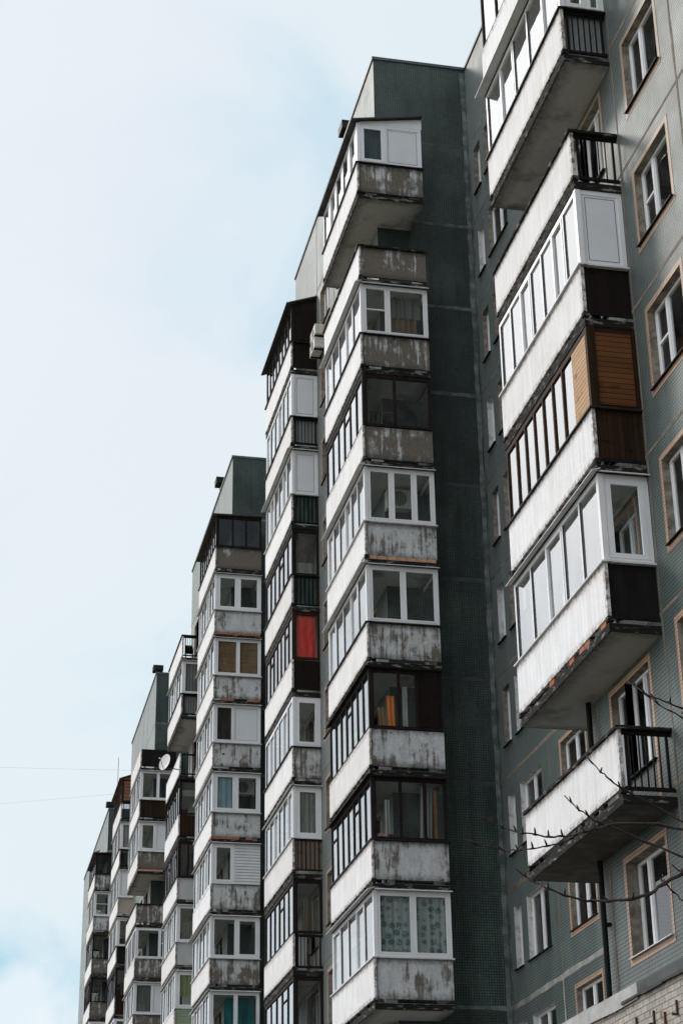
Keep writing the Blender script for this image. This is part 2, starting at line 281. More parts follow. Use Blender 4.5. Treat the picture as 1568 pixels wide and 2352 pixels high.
# ------------------------------------------------------------------ layout (metres, camera at the origin)
XO, XF, XR, XB = 10.02, 10.905, 13.75, 24.0      # balcony fronts, flats' front, recessed front, back of the house
PER = 27.09; YN = 17.47; PROUD = 12.60; ZTOP = 31.667; FL = 2.8; ROOF = 36.5
def zpar(k): return ZTOP - FL * k                 # top of the parapet, storey k counted down from the top
def zj(k): return 30.83 - FL * k                  # panel joint
KLOW = 11
BLOCKS = []
NAMES = ['green tiled apartment block nearest on the right, with the brown planked balcony',
         'tall central apartment block, white glazed top corner balcony beside its dark green end wall',
         'third apartment block, with the woven brown blinds halfway up its corner balconies',
         'fourth apartment block, behind the white satellite dish, small green tiled end wall on top',
         'most distant apartment block, at the far left end of the row, a pigeon on top']
holes = [[] for _ in range(5)]    # on the proud front
rholes = [[] for _ in range(5)]   # on the recessed front
for i in range(5):
    e = empty('apartment_block', (XF, YN + PER * i, GROUND)); tag(e, NAMES[i], 'apartment block', 'green tiled apartment blocks standing in one row'); BLOCKS.append(e)
# ------------------------------------------------------------------ windows
def window(n, y0, y1, z0, z1, x, mull=(0.42,), transom=None, frame=UPVC, surround=PEACH, reveal=PLASTER, sill=FLASH, dep=0.13, sw=0.10, cut_y=None, lbl=None):
    (holes if x == XF else rholes)[n].append((y0, y1, z0, z1)); b = BLOCKS[n]
    m = MB(); xi = x + dep; fw = 0.055
    m.box(xi, xi + 0.06, y0, y0 + fw, z0, z1, frame); m.box(xi, xi + 0.06, y1 - fw, y1, z0, z1, frame)
    m.box(xi, xi + 0.06, y0 + fw, y1 - fw, z0, z0 + fw, frame); m.box(xi, xi + 0.06, y0 + fw, y1 - fw, z1 - fw, z1, frame)
    ys = [y0] + [y1 - (y1 - y0) * q for q in mull][::-1] + [y1]
    for y in ys[1:-1]: m.box(xi - 0.008, xi + 0.065, y - 0.045, y + 0.045, z0 + fw, z1 - fw, frame)
    for a, c in zip(ys[:-1], ys[1:]):       # casement frames
        a2 = a + (fw if a == y0 else 0.045); c2 = c - (fw if c == y1 else 0.045); q = 0.03
        m.box(xi + 0.012, xi + 0.05, a2, a2 + q, z0 + fw, z1 - fw, frame); m.box(xi + 0.012, xi + 0.05, c2 - q, c2, z0 + fw, z1 - fw, frame)
    if transom is not None:
        a, c = ys[-2] + 0.05, ys[-1] - fw; zt = z0 + (z1 - z0) * transom; m.box(xi + 0.003, xi + 0.055, a + 0.03, c - 0.03, zt - 0.025, zt + 0.025, frame)
    w = m.build('window', b, (Vector((x, y0, z0)) - WLOC[b]))
    if lbl: w['label'] = lbl
    p = MB(); p.poly([(xi + 0.03, y0 + 0.02, z0 + 0.02), (xi + 0.03, y1 - 0.02, z0 + 0.02), (xi + 0.03, y1 - 0.02, z1 - 0.02), (xi + 0.03, y0 + 0.02, z1 - 0.02)], GLASSW); p.build('pane', w)
    r = MB(); q = 0.24
    r.poly([(x, y0, z0), (x, y0, z1), (x + q, y0, z1), (x + q, y0, z0)], reveal); r.poly([(x, y1, z0), (x + q, y1, z0), (x + q, y1, z1), (x, y1, z1)], reveal)
    r.poly([(x, y0, z1), (x, y1, z1), (x + q, y1, z1), (x + q, y0, z1)], reveal); r.poly([(x, y0, z0), (x + q, y0, z0), (x + q, y1, z0), (x, y1, z0)], reveal); r.build('reveal', w)
    if sill:
        s = MB(); s.hexa([(x - 0.06, y0 - 0.05, z0 - 0.028), (x + dep, y0 - 0.05, z0 + 0.004), (x + dep, y1 + 0.05, z0 + 0.004), (x - 0.06, y1 + 0.05, z0 - 0.028), (x - 0.06, y0 - 0.05, z0 - 0.012), (x + dep, y0 - 0.05, z0 + 0.02), (x + dep, y1 + 0.05, z0 + 0.02), (x - 0.06, y1 + 0.05, z0 - 0.012)], sill); s.build('sill', w)
    if surround:
        s = MB(); t = 0.006; u = sw
        s.box(x - t, x, y0 - u, y0, z0 - u * 1.3, z1 + u, surround); s.box(x - t, x, y1, y1 + u, z0 - u * 1.3, z1 + u, surround)
        s.box(x - t, x, y0, y1, z1, z1 + u, surround); s.box(x - t, x, y0, y1, z0 - u * 1.3, z0 - 0.03, surround); s.build('tile_surround', w)
    return w
for n in range(5):
    y = YN + PER * n
    for k in range(-1, KLOW):
        fr = UPVC if n == 0 or random.random() < 0.6 else BROWNF
        z = zj(k + 1)
        tr = 0.55 if (k + n) % 3 else None
        if n == 0 or True:
            window(n, y + 6.70, y + 8.20, z + 0.95, z + 2.42, XF, (0.36,), tr, frame=fr)
            if not (n == 0): window(n, y + 3.95, y + 5.45, z + 0.95, z + 2.42, XF, (0.64,), None, frame=fr)
        if n == 0 and zj(k + 1) > -1:
            window(0, 43.45, 44.05, z + 0.83, z + 2.36, XR, (), None, UPVC, None, PALEPL if k % 2 == 0 or k > 6 else PLASTER, FLASH)
            window(0, 41.30, 43.00, z + 0.83, z + 2.36, XR, (0.45,), None, UPVC, None, PALEPL if k > 4 else PLASTER, FLASH)
            window(0, 38.10, 39.80, z + 0.83, z + 2.36, XR, (0.45,), None, UPVC if k < 10 else BROWNF, PEACH, PLASTER, FLASH)
# storey under the lowest near balcony: wide three-light window in the door bay, no balcony
window(0, 26.95, 28.72, 6.28, 7.80, XF, (0.28, 0.78), None, UPVC, PEACH, PLASTER, WFLASH, dep=0.2, lbl='wide three light window below the lowest balcony')
# ------------------------------------------------------------------ balconies
XW = 11.93                      # how far a corner balcony wraps round the corner
def hbar(m, x0, x1, y0, y1, z0, z1, mt): m.box(x0, x1, y0, y1, z0, z1, mt)
SLAB_DK = simple('dark_slab', (0.07, 0.066, 0.062), (0.14, 0.13, 0.12), 0.95, 3.0, bmp=0.3, lo=0.45, hi=0.75)  # darker concrete, used only for the slab of the lowest near balcony
def balcony(n, typ, k, gl='white', fp=5, end=(('g', 1),), ep=2, sill='dark', hood=False, bricks=0, roof=None, lbl=None, front=WHITEWASH, sheet=False, firstp=None, bars=7, door=False, glm=None, slab=None):
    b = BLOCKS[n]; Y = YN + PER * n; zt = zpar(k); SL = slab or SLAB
    if typ == 'A': y0, y1, yc = Y + 8.83, Y + 13.66, Y + PROUD
    else: y0, y1, yc = Y - 1.39, Y + 3.44, Y
    xe = XF if typ == 'A' else XW                 # inner end of the end wall that faces the camera
    FR = {'white': UPVC, 'dark': DARKF, 'wood': BROWNF, None: None}[gl]
    # slab
    m = MB(); zs0, zs1 = zt - 1.18, zt - 1.035
    if typ == 'A':
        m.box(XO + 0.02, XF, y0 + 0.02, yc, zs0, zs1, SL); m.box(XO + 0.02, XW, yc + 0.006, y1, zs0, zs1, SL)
    else:
        m.box(XO + 0.02, XW, y0 + 0.02, yc - 0.006, zs0, zs1, SL); m.box(XO + 0.02, XF, yc, y1, zs0, zs1, SL)
    # dirty nosing round the slab edge, gap shade painted into its colour too, 3 mm proud, and the drip rib below it
    m.box(XO + 0.005, XO + 0.02, y0, y1 + 0.01, zs0 - 0.012, zs1 - 0.01, EDGE); m.box(XO + 0.02, xe - 0.002, y0 + 0.002, y0 + 0.02, zs0 - 0.012, zs1 - 0.01, EDGE)
    o = m.build('balcony', b, Vector((XO, y0, zs0)) - WLOC[b]); 
    if lbl: o['label'] = lbl
    # front parapet with its lugs
    zb = zt - 0.94; m = MB(); j = random.uniform(-0.006, 0.006)
    m.box(XO, XO + 0.06, y0, y1, zb + j, zt, front); m.build('parapet', o)
    if n < 2:
        for yy in (y0 - 0.012, y1 - 0.10): m = MB(); m.box(XO - 0.012, XO + 0.10, yy, yy + 0.112, zb - 0.075, zb + 0.01, EDGE); m.build('bracket', o)
        for q in range(4): yy = y0 + 0.9 + q * (y1 - y0 - 1.5) / 3; m = MB(); m.box(XO + 0.02, XO + 0.09, yy, yy + 0.07, zs1, zb + 0.02, EDGE); m.build('bracket', o)
    # end panel toward the camera
    xa = XO + 0.062; ye = y0 + 0.035; m = MB(); nm = 'end_panel'
    if isinstance(ep, int): m.box(xa, xe - 0.004, ye, ye + 0.06, zb, zt - 0.003, CONC[ep]); m.box(XO + 0.052, xa, y0 - 0.004, ye + 0.06, zb - 0.02, zt - 0.02, EDGE)
    elif ep == 'bars':
        nm = 'railing'; m.box(xa, xe, ye, ye + 0.05, zt - 0.07, zt, IRON); m.box(xa, xe, ye, ye + 0.04, zb - 0.02, zb + 0.04, IRON)
        for q in range(bars):
            w = 0.045 if q in (0, bars - 1) else 0.018; x = xa + 0.06 + (xe - xa - 0.16) * q / (bars - 1); m.box(x, x + w, ye + 0.004, ye + 0.036, zb + 0.04, zt - 0.07, IRON)
    elif ep in ('corr',):
        q = xa
        while q < xe - 0.01:
            a = min(q + 0.065, xe - 0.006); c = min(q + 0.13, xe - 0.005)
            m.poly([(q, ye + 0.05, zb), (a, ye + 0.0, zb), (a, ye + 0.0, zt - 0.05), (q, ye + 0.05, zt - 0.05)], CORR)
            if c > a: m.poly([(a, ye, zb), (c, ye + 0.05, zb), (c, ye + 0.05, zt - 0.05), (a, ye, zt - 0.05)], CORR)
            q += 0.13
        m.box(xa, xe, ye - 0.01, ye + 0.07, zt - 0.05, zt, IRON); m.box(xa, xe, ye - 0.01, ye + 0.06, zb - 0.03, zb, IRON)
        m.box(xa, xa + 0.05, ye - 0.012, ye - 0.002, zb, zt - 0.05, BROWNF); m.box(xe - 0.06, xe - 0.02, ye - 0.012, ye - 0.002, zb, zt - 0.05, BROWNF)
    else:
        mt = {'planks_dark': PL_DARK, 'planks_brown': PL_BROWN, 'black': TARP, 'beige': BEIGE, 'green': GSIDE, 'grey': GREYC, 'planks_grey': PL_GREY}[ep]
        if ep in ('beige', 'green'):
            z = zb
            while z < zt - 0.02:
                z2 = min(z + 0.11, zt); m.poly([(xa, ye, z), (xe, ye, z), (xe, ye + 0.022, z2), (xa, ye + 0.022, z2)], mt); m.poly([(xa, ye + 0.022, z2), (xe, ye + 0.022, z2), (xe, ye, z2), (xa, ye, z2)], mt); z = z2
            m.box(xa, xa + 0.04, ye - 0.012, ye + 0.02, zb, zt, mt)
        else:
            m.box(xa, xe, ye, ye + 0.05, zb, zt - 0.003, mt)
            if ep == 'planks_grey':
                for q in range(6): x = xa + 0.08 + (xe - xa - 0.2) * q / 5; m.box(x, x + 0.016, ye - 0.03, ye - 0.01, zb, zt, BROWNF)
                m.box(xa, xe, ye - 0.032, ye - 0.002, zt - 0.06, zt, BROWNF); m.box(xa, xe, ye - 0.032, ye - 0.002, zb, zb + 0.04, BROWNF)
            elif ep in ('planks_dark', 'black', 'planks_brown'): m.box(xa, xe, ye - 0.02, ye - 0.002, zb - 0.03, zb + 0.03, IRON)
    m.build(nm, o)
    if sheet: m = MB(); m.box(xa, xe, ye + 0.10, ye + 0.11, zb, zt + 0.02, GREYSHEET); m.build('backing_sheet', o)
    # far end and return panels (seen through the glass and from the side)
    m = MB(); xf2 = XW if typ == 'A' else XF
    m.box(xa, xf2 - 0.004, y1 - 0.095, y1 - 0.035, zb, zt - 0.003, CONC[3]); m.build('return_panel', o); m = MB()
    if typ == 'A': m.box(XW - 0.06, XW, yc + 0.01, y1, zb, zt - 0.003, CONC[3])
    else: m.box(XW - 0.06, XW - 0.003, ye + 0.062, yc - 0.002, zb, zt - 0.003, CONC[3])
    m.build('return_panel', o)
    # sill
    SM = {'dark': FLASH, 'white': WFLASH, 'none': None, 'conc': EDGE}[sill]
    if SM:
        pr = 0.05; h = 0.028 if sill != 'conc' else 0.05; m = MB()
        m.hexa([(XO - pr, y0 - pr, zt - 0.01), (XO + 0.12, y0 - pr, zt + 0.002), (XO + 0.12, y1 + 0.03, zt + 0.002), (XO - pr, y1 + 0.03, zt - 0.01), (XO - pr, y0 - pr, zt - 0.01 + h), (XO + 0.12, y0 - pr, zt + 0.002 + h), (XO + 0.12, y1 + 0.03, zt + 0.002 + h), (XO - pr, y1 + 0.03, zt - 0.01 + h)], SM)
        m.box(XO + 0.122, xe + (0.03 if typ == 'B' else -0.002), y0 - pr + 0.003, y0 + 0.12, zt - 0.008, zt + h - 0.004, SM); m.build('sill', o)
    # bricks packed under the parapet
    if bricks:
        bm = TANBRICK if bricks == 1 else BRICK; x = xa
        while x < xe - 0.12 and bricks < 3:
            if random.random() < 0.82: m = MB(); m.box(x, min(x + 0.245, xe - 0.01), y0 + 0.024, y0 + 0.13, zs1, zb - 0.005, bm); m.build('brick', o)
            x += 0.26
        y = y0 + 0.16
        while y < y1 - 0.3:
            if random.random() < {1: 0.6, 2: 0.25, 3: 0.16}[bricks]: m = MB(); m.box(XO + 0.015, XO + 0.12, y, y + 0.245, zs1, zb - 0.004, bm); m.build('brick', o)
            y += 0.27
    zg0 = zt + 0.03; zg1 = zt + 1.60 if roof is None else zt + 1.40
    if gl:
        fw = 0.075 if gl == 'white' else 0.06; xg0, xg1 = XO + 0.022, XO + 0.082; yg0, yg1 = y0 + 0.022, y1 - 0.03
        fr = MB(); top = 0.09 if gl == 'white' else 0.11
        fr.box(xg0, xg1, yg0, yg1, zg0, zg0 + 0.06, FR); fr.box(xg0, xg1, yg0, yg1, zg1 - top, zg1, FR)
        fr.box(xg0 - 0.006, xg1 + 0.03, yg0 - 0.006, yg0 + fw + 0.03, zg0 - 0.002, zg1 - 0.002, FR); fr.box(xg0, xg1, yg1 - fw, yg1, zg0 + 0.06, zg1 - top, FR)
        ys = [yg0 + fw + 0.03]; a0 = ys[0]; span = yg1 - fw - a0
        solid = []
        if firstp: solid.append((a0, a0 + firstp)); a0 += firstp; span -= firstp; ys = [a0]
        for q in range(1, fp): ys.append(a0 + span * q / fp)
        ys.append(yg1 - fw)
        pn = MB()
        for q in range(fp):
            a, c = ys[q], ys[q + 1]; wv = 0.032 if gl == 'white' else 0.03
            if q: fr.box(xg0 + 0.002, xg1 - 0.002, a - wv, a + wv, zg0 + 0.06, zg1 - top, FR)
            if gl == 'white':
                for ga in (a + (wv if q else 0.0), c - wv - 0.012 if q < fp - 1 else c - 0.012): fr.box(xg0 + 0.006, xg0 + 0.026, ga, ga + 0.012, zg0 + 0.061, zg1 - top - 0.001, GASKET)
            if gl == 'white' and (q + k) % 3 == 0:      # an opening casement
                fr.box(xg0 - 0.012, xg0 + 0.03, a + wv, a + wv + 0.045, zg0 + 0.06, zg1 - top, FR); fr.box(xg0 - 0.012, xg0 + 0.03, c - wv - 0.045, c - wv, zg0 + 0.06, zg1 - top, FR)
                fr.box(xg0 - 0.011, xg0 + 0.03, a + wv + 0.045, c - wv - 0.045, zg1 - top - 0.045, zg1 - top, FR)
            if gl != 'white' and (q + k) % 4 == 1 and n > 0: fr.box(xg0 + 0.004, xg1 - 0.004, a + wv, c - wv, zg0 + 1.1, zg0 + 1.135, FR)
            if roof == 'panelled':
                h = (c - a); fr.box(xg0 + 0.01, xg1 - 0.012, a, a + h * 0.36, zg0 + 0.06, zg1 - top, PANEL); fr.box(xg0 + 0.01, xg1 - 0.012, a + h * 0.36, c, zg0 + 0.06, zg0 + 0.22, PANEL)
            dx = random.uniform(-0.004, 0.004); xp = xg0 + 0.03
            pn.poly([(xp + dx, a, zg0 + 0.05), (xp, c, zg0 + 0.05), (xp - dx, c, zg1 - top), (xp, a, zg1 - top)], glm or (GLASS if gl == 'white' else GLASSD))
        for a, c in solid: fr.box(xg0 + 0.005, xg1, a - 0.03, c, zg0 + 0.06, zg1 - top, PL_LIGHT)
        f_ = None; pf = pn; pn = MB()
        # far end
        yb = y1 - 0.095; xe2 = XW if typ == 'A' else XF
        fr.box(xg1, xe2, yb, yb + 0.05, zg0, zg0 + 0.06, FR); fr.box(xg1, xe2, yb, yb + 0.05, zg1 - 0.08, zg1, FR); xm = (xg1 + xe2) / 2; fr.box(xm - 0.035, xm + 0.035, yb, yb + 0.05, zg0 + 0.06, zg1 - 0.08, FR)
        pn.poly([(xg1, yb + 0.03, zg0 + 0.05), (xe2, yb + 0.03, zg0 + 0.05), (xe2, yb + 0.03, zg1 - 0.07), (xg1, yb + 0.03, zg1 - 0.07)], GLASSD)
        pr_ = MB()
        # return side of a corner balcony
        if typ == 'B':
            fr.box(XW - 0.05, XW - 0.002, ye + 0.06, yc - 0.003, zg0, zg0 + 0.06, FR); fr.box(XW - 0.05, XW - 0.002, ye + 0.06, yc - 0.003, zg1 - 0.08, zg1, FR)
            pr_.poly([(XW - 0.03, ye + 0.06, zg0 + 0.05), (XW - 0.03, yc, zg0 + 0.05), (XW - 0.03, yc, zg1 - 0.07), (XW - 0.03, ye + 0.06, zg1 - 0.07)], GLASSD)
        else:
            fr.box(XW - 0.05, XW - 0.002, yc + 0.01, yb, zg0, zg0 + 0.06, FR); pr_.poly([(XW - 0.03, yc, zg0 + 0.05), (XW - 0.03, yb, zg0 + 0.05), (XW - 0.03, yb, zg1), (XW - 0.03, yc, zg1)], GLASSD)
        f_ = fr.build('glazing_frame', o); pf.build('pane', f_); pn.build('pane', f_); pr_.build('pane', f_)
        # end glazing toward the camera
        er = MB(); pe = MB(); xs0 = xg1 + 0.03; xs1 = xe - 0.004; ec = 0.085 if gl == 'white' else 0.075; y_ = yg0 + 0.012
        er.box(xs0, xs1, y_, y_ + 0.055, zg0, zg0 + 0.075, FR); er.box(xs0, xs1, y_, y_ + 0.055, zg1 - top, zg1, FR)
        er.box(xs1 - ec, xs1, y_ - 0.004, y_ + 0.06, zg0 + 0.075, zg1 - top, FR); er.box(xs0, xs0 + 0.03, y_, y_ + 0.055, zg0 + 0.075, zg1 - top, FR)
        tot = sum(e[1] for e in end); x = xs0 + 0.03; av = xs1 - ec - x; za, zz = zg0 + 0.075, zg1 - top
        ep_ = MB()
        for q, e in enumerate(end):
            x2 = x + av * e[1] / tot; t = e[0]; bw = 0.0
            if q < len(end) - 1: bw = 0.035; er.box(x2 - bw, x2 + bw, y_ - 0.005, y_ + 0.058, za, zz, FR)
            xl = x + (0.035 if q else 0); xr2 = x2 - bw
            if t in 'gtc':
                if t == 'c' or gl == 'white':
                    iw = 0.04 if t != 'c' else 0.085
                    er.box(xl, xl + iw, y_ - 0.010, y_ + 0.04, za, zz, FR); er.box(xr2 - iw, xr2, y_ - 0.010, y_ + 0.04, za, zz, FR)
                    er.box(xl + iw, xr2 - iw, y_ - 0.009, y_ + 0.04, za, za + iw, FR); er.box(xl + iw, xr2 - iw, y_ - 0.009, y_ + 0.04, zz - iw, zz, FR)
                if t == 't': er.box(xl, xr2, y_ - 0.002, y_ + 0.05, za + (zz - za) * 0.5, za + (zz - za) * 0.5 + 0.03, FR)
                pe.poly([(xl, y_ + 0.03, za), (xr2, y_ + 0.03, za), (xr2, y_ + 0.03, zz), (xl, y_ + 0.03, zz)], e[2] if len(e) > 2 else (GLASS if gl == 'white' else GLASSD))
            elif t == 'p':
                er.box(xl, xr2, y_ + 0.012, y_ + 0.045, za, zz, PANEL)
                for (a, c, d, f2) in ((xl + 0.05, xl + 0.058, za + 0.05, zz - 0.05), (xr2 - 0.058, xr2 - 0.05, za + 0.05, zz - 0.05), (xl + 0.058, xr2 - 0.058, za + 0.05, za + 0.058), (xl + 0.058, xr2 - 0.058, zz - 0.058, zz - 0.05)): er.box(a, c, y_ + 0.008, y_ + 0.012, d, f2, GASKET)
            elif t == 's':
                z = za - 0.07
                while z < zz + 0.08:
                    z2 = min(z + 0.115, zz + 0.08); ep_.poly([(xl, y_ - 0.03, z), (xe, y_ - 0.03, z), (xe, y_ - 0.008, z2), (xl, y_ - 0.008, z2)], WSIDE); ep_.poly([(xl, y_ - 0.008, z2), (xe, y_ - 0.008, z2), (xe, y_ - 0.03, z2), (xl, y_ - 0.03, z2)], GASKET); z = z2
            elif t in 'wdkn':
                mt = {'w': PL_ORANGE, 'd': PL_DARK, 'k': TARP, 'n': PL_HB}[t]; ep_.box(xl, xr2 + bw, y_ - 0.02, y_ + 0.03, za, zz, mt)
                if t == 'w': ep_.box(xs0 - 0.05, xs0 + 0.045, y_ - 0.045, y_ - 0.021, zg0, zg1, PL_BROWN); ep_.box(xs1 - 0.04, xs1, y_ - 0.045, y_ - 0.021, zg0, zg1, PL_BROWN)
            x = x2
        f2_ = er.build('end_glazing', o); pe.build('pane', f2_); ep_.build('cladding', f2_)
    if hood:
        m = MB(); hm = WFLASH if gl == 'white' else FLASH; d = 0.15 if hood is True else hood
        m.hexa([(XO - d, y0 - 0.10, zg1 - 0.02), (XO + 0.03, y0 - 0.10, zg1 + 0.03), (XO + 0.03, y1 + 0.05, zg1 + 0.03), (XO - d, y1 + 0.05, zg1 - 0.02), (XO - d, y0 - 0.10, zg1 - 0.005), (XO + 0.03, y0 - 0.10, zg1 + 0.05), (XO + 0.03, y1 + 0.05, zg1 + 0.05), (XO - d, y1 + 0.05, zg1 - 0.005)], hm)
        m.hexa([(XO + 0.032, y0 - 0.10, zg1 - 0.02), (xe + 0.02 * (typ == 'B'), y0 - 0.10, zg1 - 0.02), (xe + 0.02 * (typ == 'B'), y0 + 0.03, zg1 + 0.03), (XO + 0.032, y0 + 0.03, zg1 + 0.03), (XO + 0.032, y0 - 0.10, zg1), (xe + 0.02 * (typ == 'B'), y0 - 0.10, zg1), (xe + 0.02 * (typ == 'B'), y0 + 0.03, zg1 + 0.05), (XO + 0.032, y0 + 0.03, zg1 + 0.05)], hm); m.build('hood', o)
    if roof:
        m = MB(); x0, x1 = XO - 0.16, xe + 0.03 * (typ == 'B'); za, zc = zg1 + 0.0, zg1 + (0.38 if roof != 'flat' else 0.05); ov = 0.10
        rmat = {'panelled': ROOFM, 'slate': ROOFM, 'flat': ROOFM, 'planks': PL_HB}[roof]
        # corrugated or boarded sheet: strips across the slope
        ns = 44; ya, yb2 = y0 - ov, y1 + ov; hgt = 0.025 if roof in ('panelled', 'slate') else 0.0; x2 = xe if typ == 'A' else XW + 0.03
        for q in range(ns):
            a = ya + (yb2 - ya) * q / ns; c = ya + (yb2 - ya) * (q + 1) / ns; ha = hgt * (q % 2); hc = hgt * ((q + 1) % 2); xx = x2 if (c < yc if typ == 'B' else False) else XF - 0.003
            zi = zc if xx > XF else za + (zc - za) * (xx - x0) / (x2 - x0)
            m.hexa([(x0, a, za + ha), (xx, a, zi + ha), (xx, c, zi + hc), (x0, c, za + hc), (x0, a, za + ha + 0.045), (xx, a, zi + ha + 0.045), (xx, c, zi + hc + 0.045), (x0, c, za + hc + 0.045)], rmat)
        m.build('roof', o)
        m = MB(); fm = FR or DARKF
        m.hexa([(XO + 0.10, y0 + 0.03, zg1), (x2 - 0.01, y0 + 0.03, zg1), (x2 - 0.01, y0 + 0.07, zg1), (XO + 0.10, y0 + 0.07, zg1), (XO + 0.10, y0 + 0.03, zg1 + 0.05), (x2 - 0.01, y0 + 0.03, zc - 0.02), (x2 - 0.01, y0 + 0.07, zc - 0.02), (XO + 0.10, y0 + 0.07, zg1 + 0.05)], PL_HB if roof == 'planks' else fm); m.build('gable', o)
    if door:
        a, c = (yc - 3.07, yc - 1.27) if typ == 'A' else (yc + 1.27, yc + 3.07)
        z1 = zt + 1.43
        if typ == 'A': window(n, a, a + 1.12, zt - 0.2, z1, XF, (0.5,), None, UPVC, None, PLASTER, FLASH); window(n, a + 1.12, c, zt - 0.95, z1, XF, (), 0.3, UPVC, None, PLASTER, None, lbl='balcony door with glass panes')
        else: window(n, c - 1.12, c, zt - 0.2, z1, XF, (0.5,), None, UPVC, None, PLASTER, FLASH); window(n, a, c - 1.12, zt - 0.95, z1, XF, (), 0.3, UPVC, None, PLASTER, None, lbl='balcony door with glass panes')
        s = MB(); t = 0.006; u = 0.1; s.box(XF - t, XF, a - u, a, zt - 0.9, z1 + u, PEACH); s.box(XF - t, XF, c, c + u, zt - 0.9, z1 + u, PEACH); s.box(XF - t, XF, a, c, z1, z1 + u, PEACH); s.build('door_surround', BLOCKS[n])
    return o
g1 = (('g', 1),)
# nearest block, far corner
balcony(0, 'A', 2, 'dark', 5, g1, 3, 'none')
balcony(0, 'A', 3, 'white', 5, (('c', .62), ('g', .38)), 'bars', 'dark', hood=0.2, sheet=True, door=True)
balcony(0, 'A', 4, None, 0, (), 'bars', 'conc', door=True, bars=6)
balcony(0, 'A', 5, 'white', 7, (('p', 1),), 'planks_dark', 'white', door=True)
balcony(0, 'A', 6, 'wood', 7, (('w', 1),), 'planks_brown', 'dark', firstp=0.75, lbl='balcony clad in varnished brown planks', door=True)
balcony(0, 'A', 7, 'white', 5, (('c', 1),), 'black', 'white', hood=0.12, bricks=3, door=True)
balcony(0, 'A', 8, None, 0, (), 'bars', 'conc', bricks=0, bars=7, lbl='open balcony with black railing', door=True, slab=SLAB_DK)
# second block: near corner stack and far corner stack
balcony(1, 'B', 0, 'white', 5, (('c', .42), ('p', .58)), 0, 'dark', roof='panelled', lbl='top corner balcony with white panelled glazing', door=True)
balcony(1, 'B', 1, None, 0, (), 0, 'conc', door=True)
balcony(1, 'B', 2, 'white', 5, (('t', .38), ('g', .62)), 1, 'dark', hood=True, door=True)
balcony(1, 'B', 3, 'dark', 6, (('g', .45), ('g', .55)), 1, 'none', door=True)
balcony(1, 'B', 4, 'white', 6, (('g', .36), ('g', .36), ('g', .28)), 3, 'white', hood=True, bricks=1, door=True)
balcony(1, 'B', 5, 'white', 5, (('g', .5), ('g', .5)), 3, 'dark', hood=True, door=True)
balcony(1, 'B', 6, 'dark', 7, (('g', .38, GLASS), ('g', .27, GLASS), ('d', .35)), 3, 'none', hood=0.1, door=True)
balcony(1, 'B', 7, 'dark', 7, (('g', .36, GLASS), ('g', .36, GLASS), ('g', .28, GLASS)), 4, 'dark', hood=0.1, door=True)
balcony(1, 'B', 8, 'white', 5, (('g', .5), ('g', .5)), 4, 'white', hood=True, door=True)
balcony(1, 'A', 0, 'dark', 8, (('d', 1),), 'planks_dark', 'dark', roof='slate', lbl='top balcony boarded in near black planks under a lean to roof')
balcony(1, 'A', 1, 'white', 6, (('p', 1),), 'bars', 'dark', sheet=True)
balcony(1, 'A', 2, 'white', 6, (('p', 1),), 'corr', 'white', hood=True)
balcony(1, 'A', 3, 'dark', 6, g1, 'corr', 'dark')
balcony(1, 'A', 4, 'wood', 7, (('g', 1, GLASS),), 'planks_dark', 'none', lbl='balcony with a red sheet behind its end glass')
balcony(1, 'A', 5, 'white', 6, (('c', 1),), 2, 'dark', door=True)
balcony(1, 'A', 6, 'white', 6, (('c', 1),), 'planks_grey', 'white', hood=0.08)
balcony(1, 'A', 7, 'dark', 6, g1, 'bars', 'none', door=True)
balcony(1, 'A', 8, 'dark', 5, g1, 'bars', 'none', door=True)
# third block
balcony(2, 'B', 0, 'dark', 8, (('g', .34), ('g', .33), ('g', .33)), 0, 'dark', roof='flat', door=True)
balcony(2, 'B', 1, 'white', 6, (('c', .48), ('c', .52)), 3, 'white', hood=0.1, bricks=2, door=True)
balcony(2, 'B', 2, 'white', 5, (('g', .5), ('g', .5)), 3, 'white', hood=0.1, bricks=2)
balcony(2, 'B', 3, 'white', 6, (('g', .4), ('p', .6)), 2, 'white', hood=0.1)
balcony(2, 'B', 4, 'white', 6, (('c', .47), ('c', .53)), 2, 'white', hood=0.1, bricks=2, door=True)
balcony(2, 'B', 5, 'white', 6, (('c', .44), ('s', .56)), 2, 'none', hood=0.08, door=True)
balcony(2, 'B', 6, 'white', 5, (('g', .52), ('c', .48)), 2, 'white', hood=0.2, door=True)
balcony(2, 'B', 7, 'white', 6, (('g', .52), ('g', .48)), 2, 'white', hood=0.08, bricks=1, door=True)
balcony(2, 'A', 0, None, 0, (), 'bars', 'conc', door=True)
balcony(2, 'A', 1, 'white', 5, g1, 'bars', 'dark', sheet=True, hood=0.1)
balcony(2, 'A', 2, None, 0, (), 'bars', 'none', door=True)
balcony(2, 'A', 3, 'dark', 7, g1, 'planks_brown', 'none', hood=0.06)
balcony(2, 'A', 4, 'dark', 8, (('g', .5), ('g', .5)), 'grey', 'dark')
balcony(2, 'A', 5, 'white', 6, g1, 'grey', 'white', hood=0.1)
balcony(2, 'A', 6, 'white', 6, (('c', 1),), 'green', 'none', hood=0.08)
balcony(2, 'A', 7, 'white', 6, g1, 'grey', 'white')
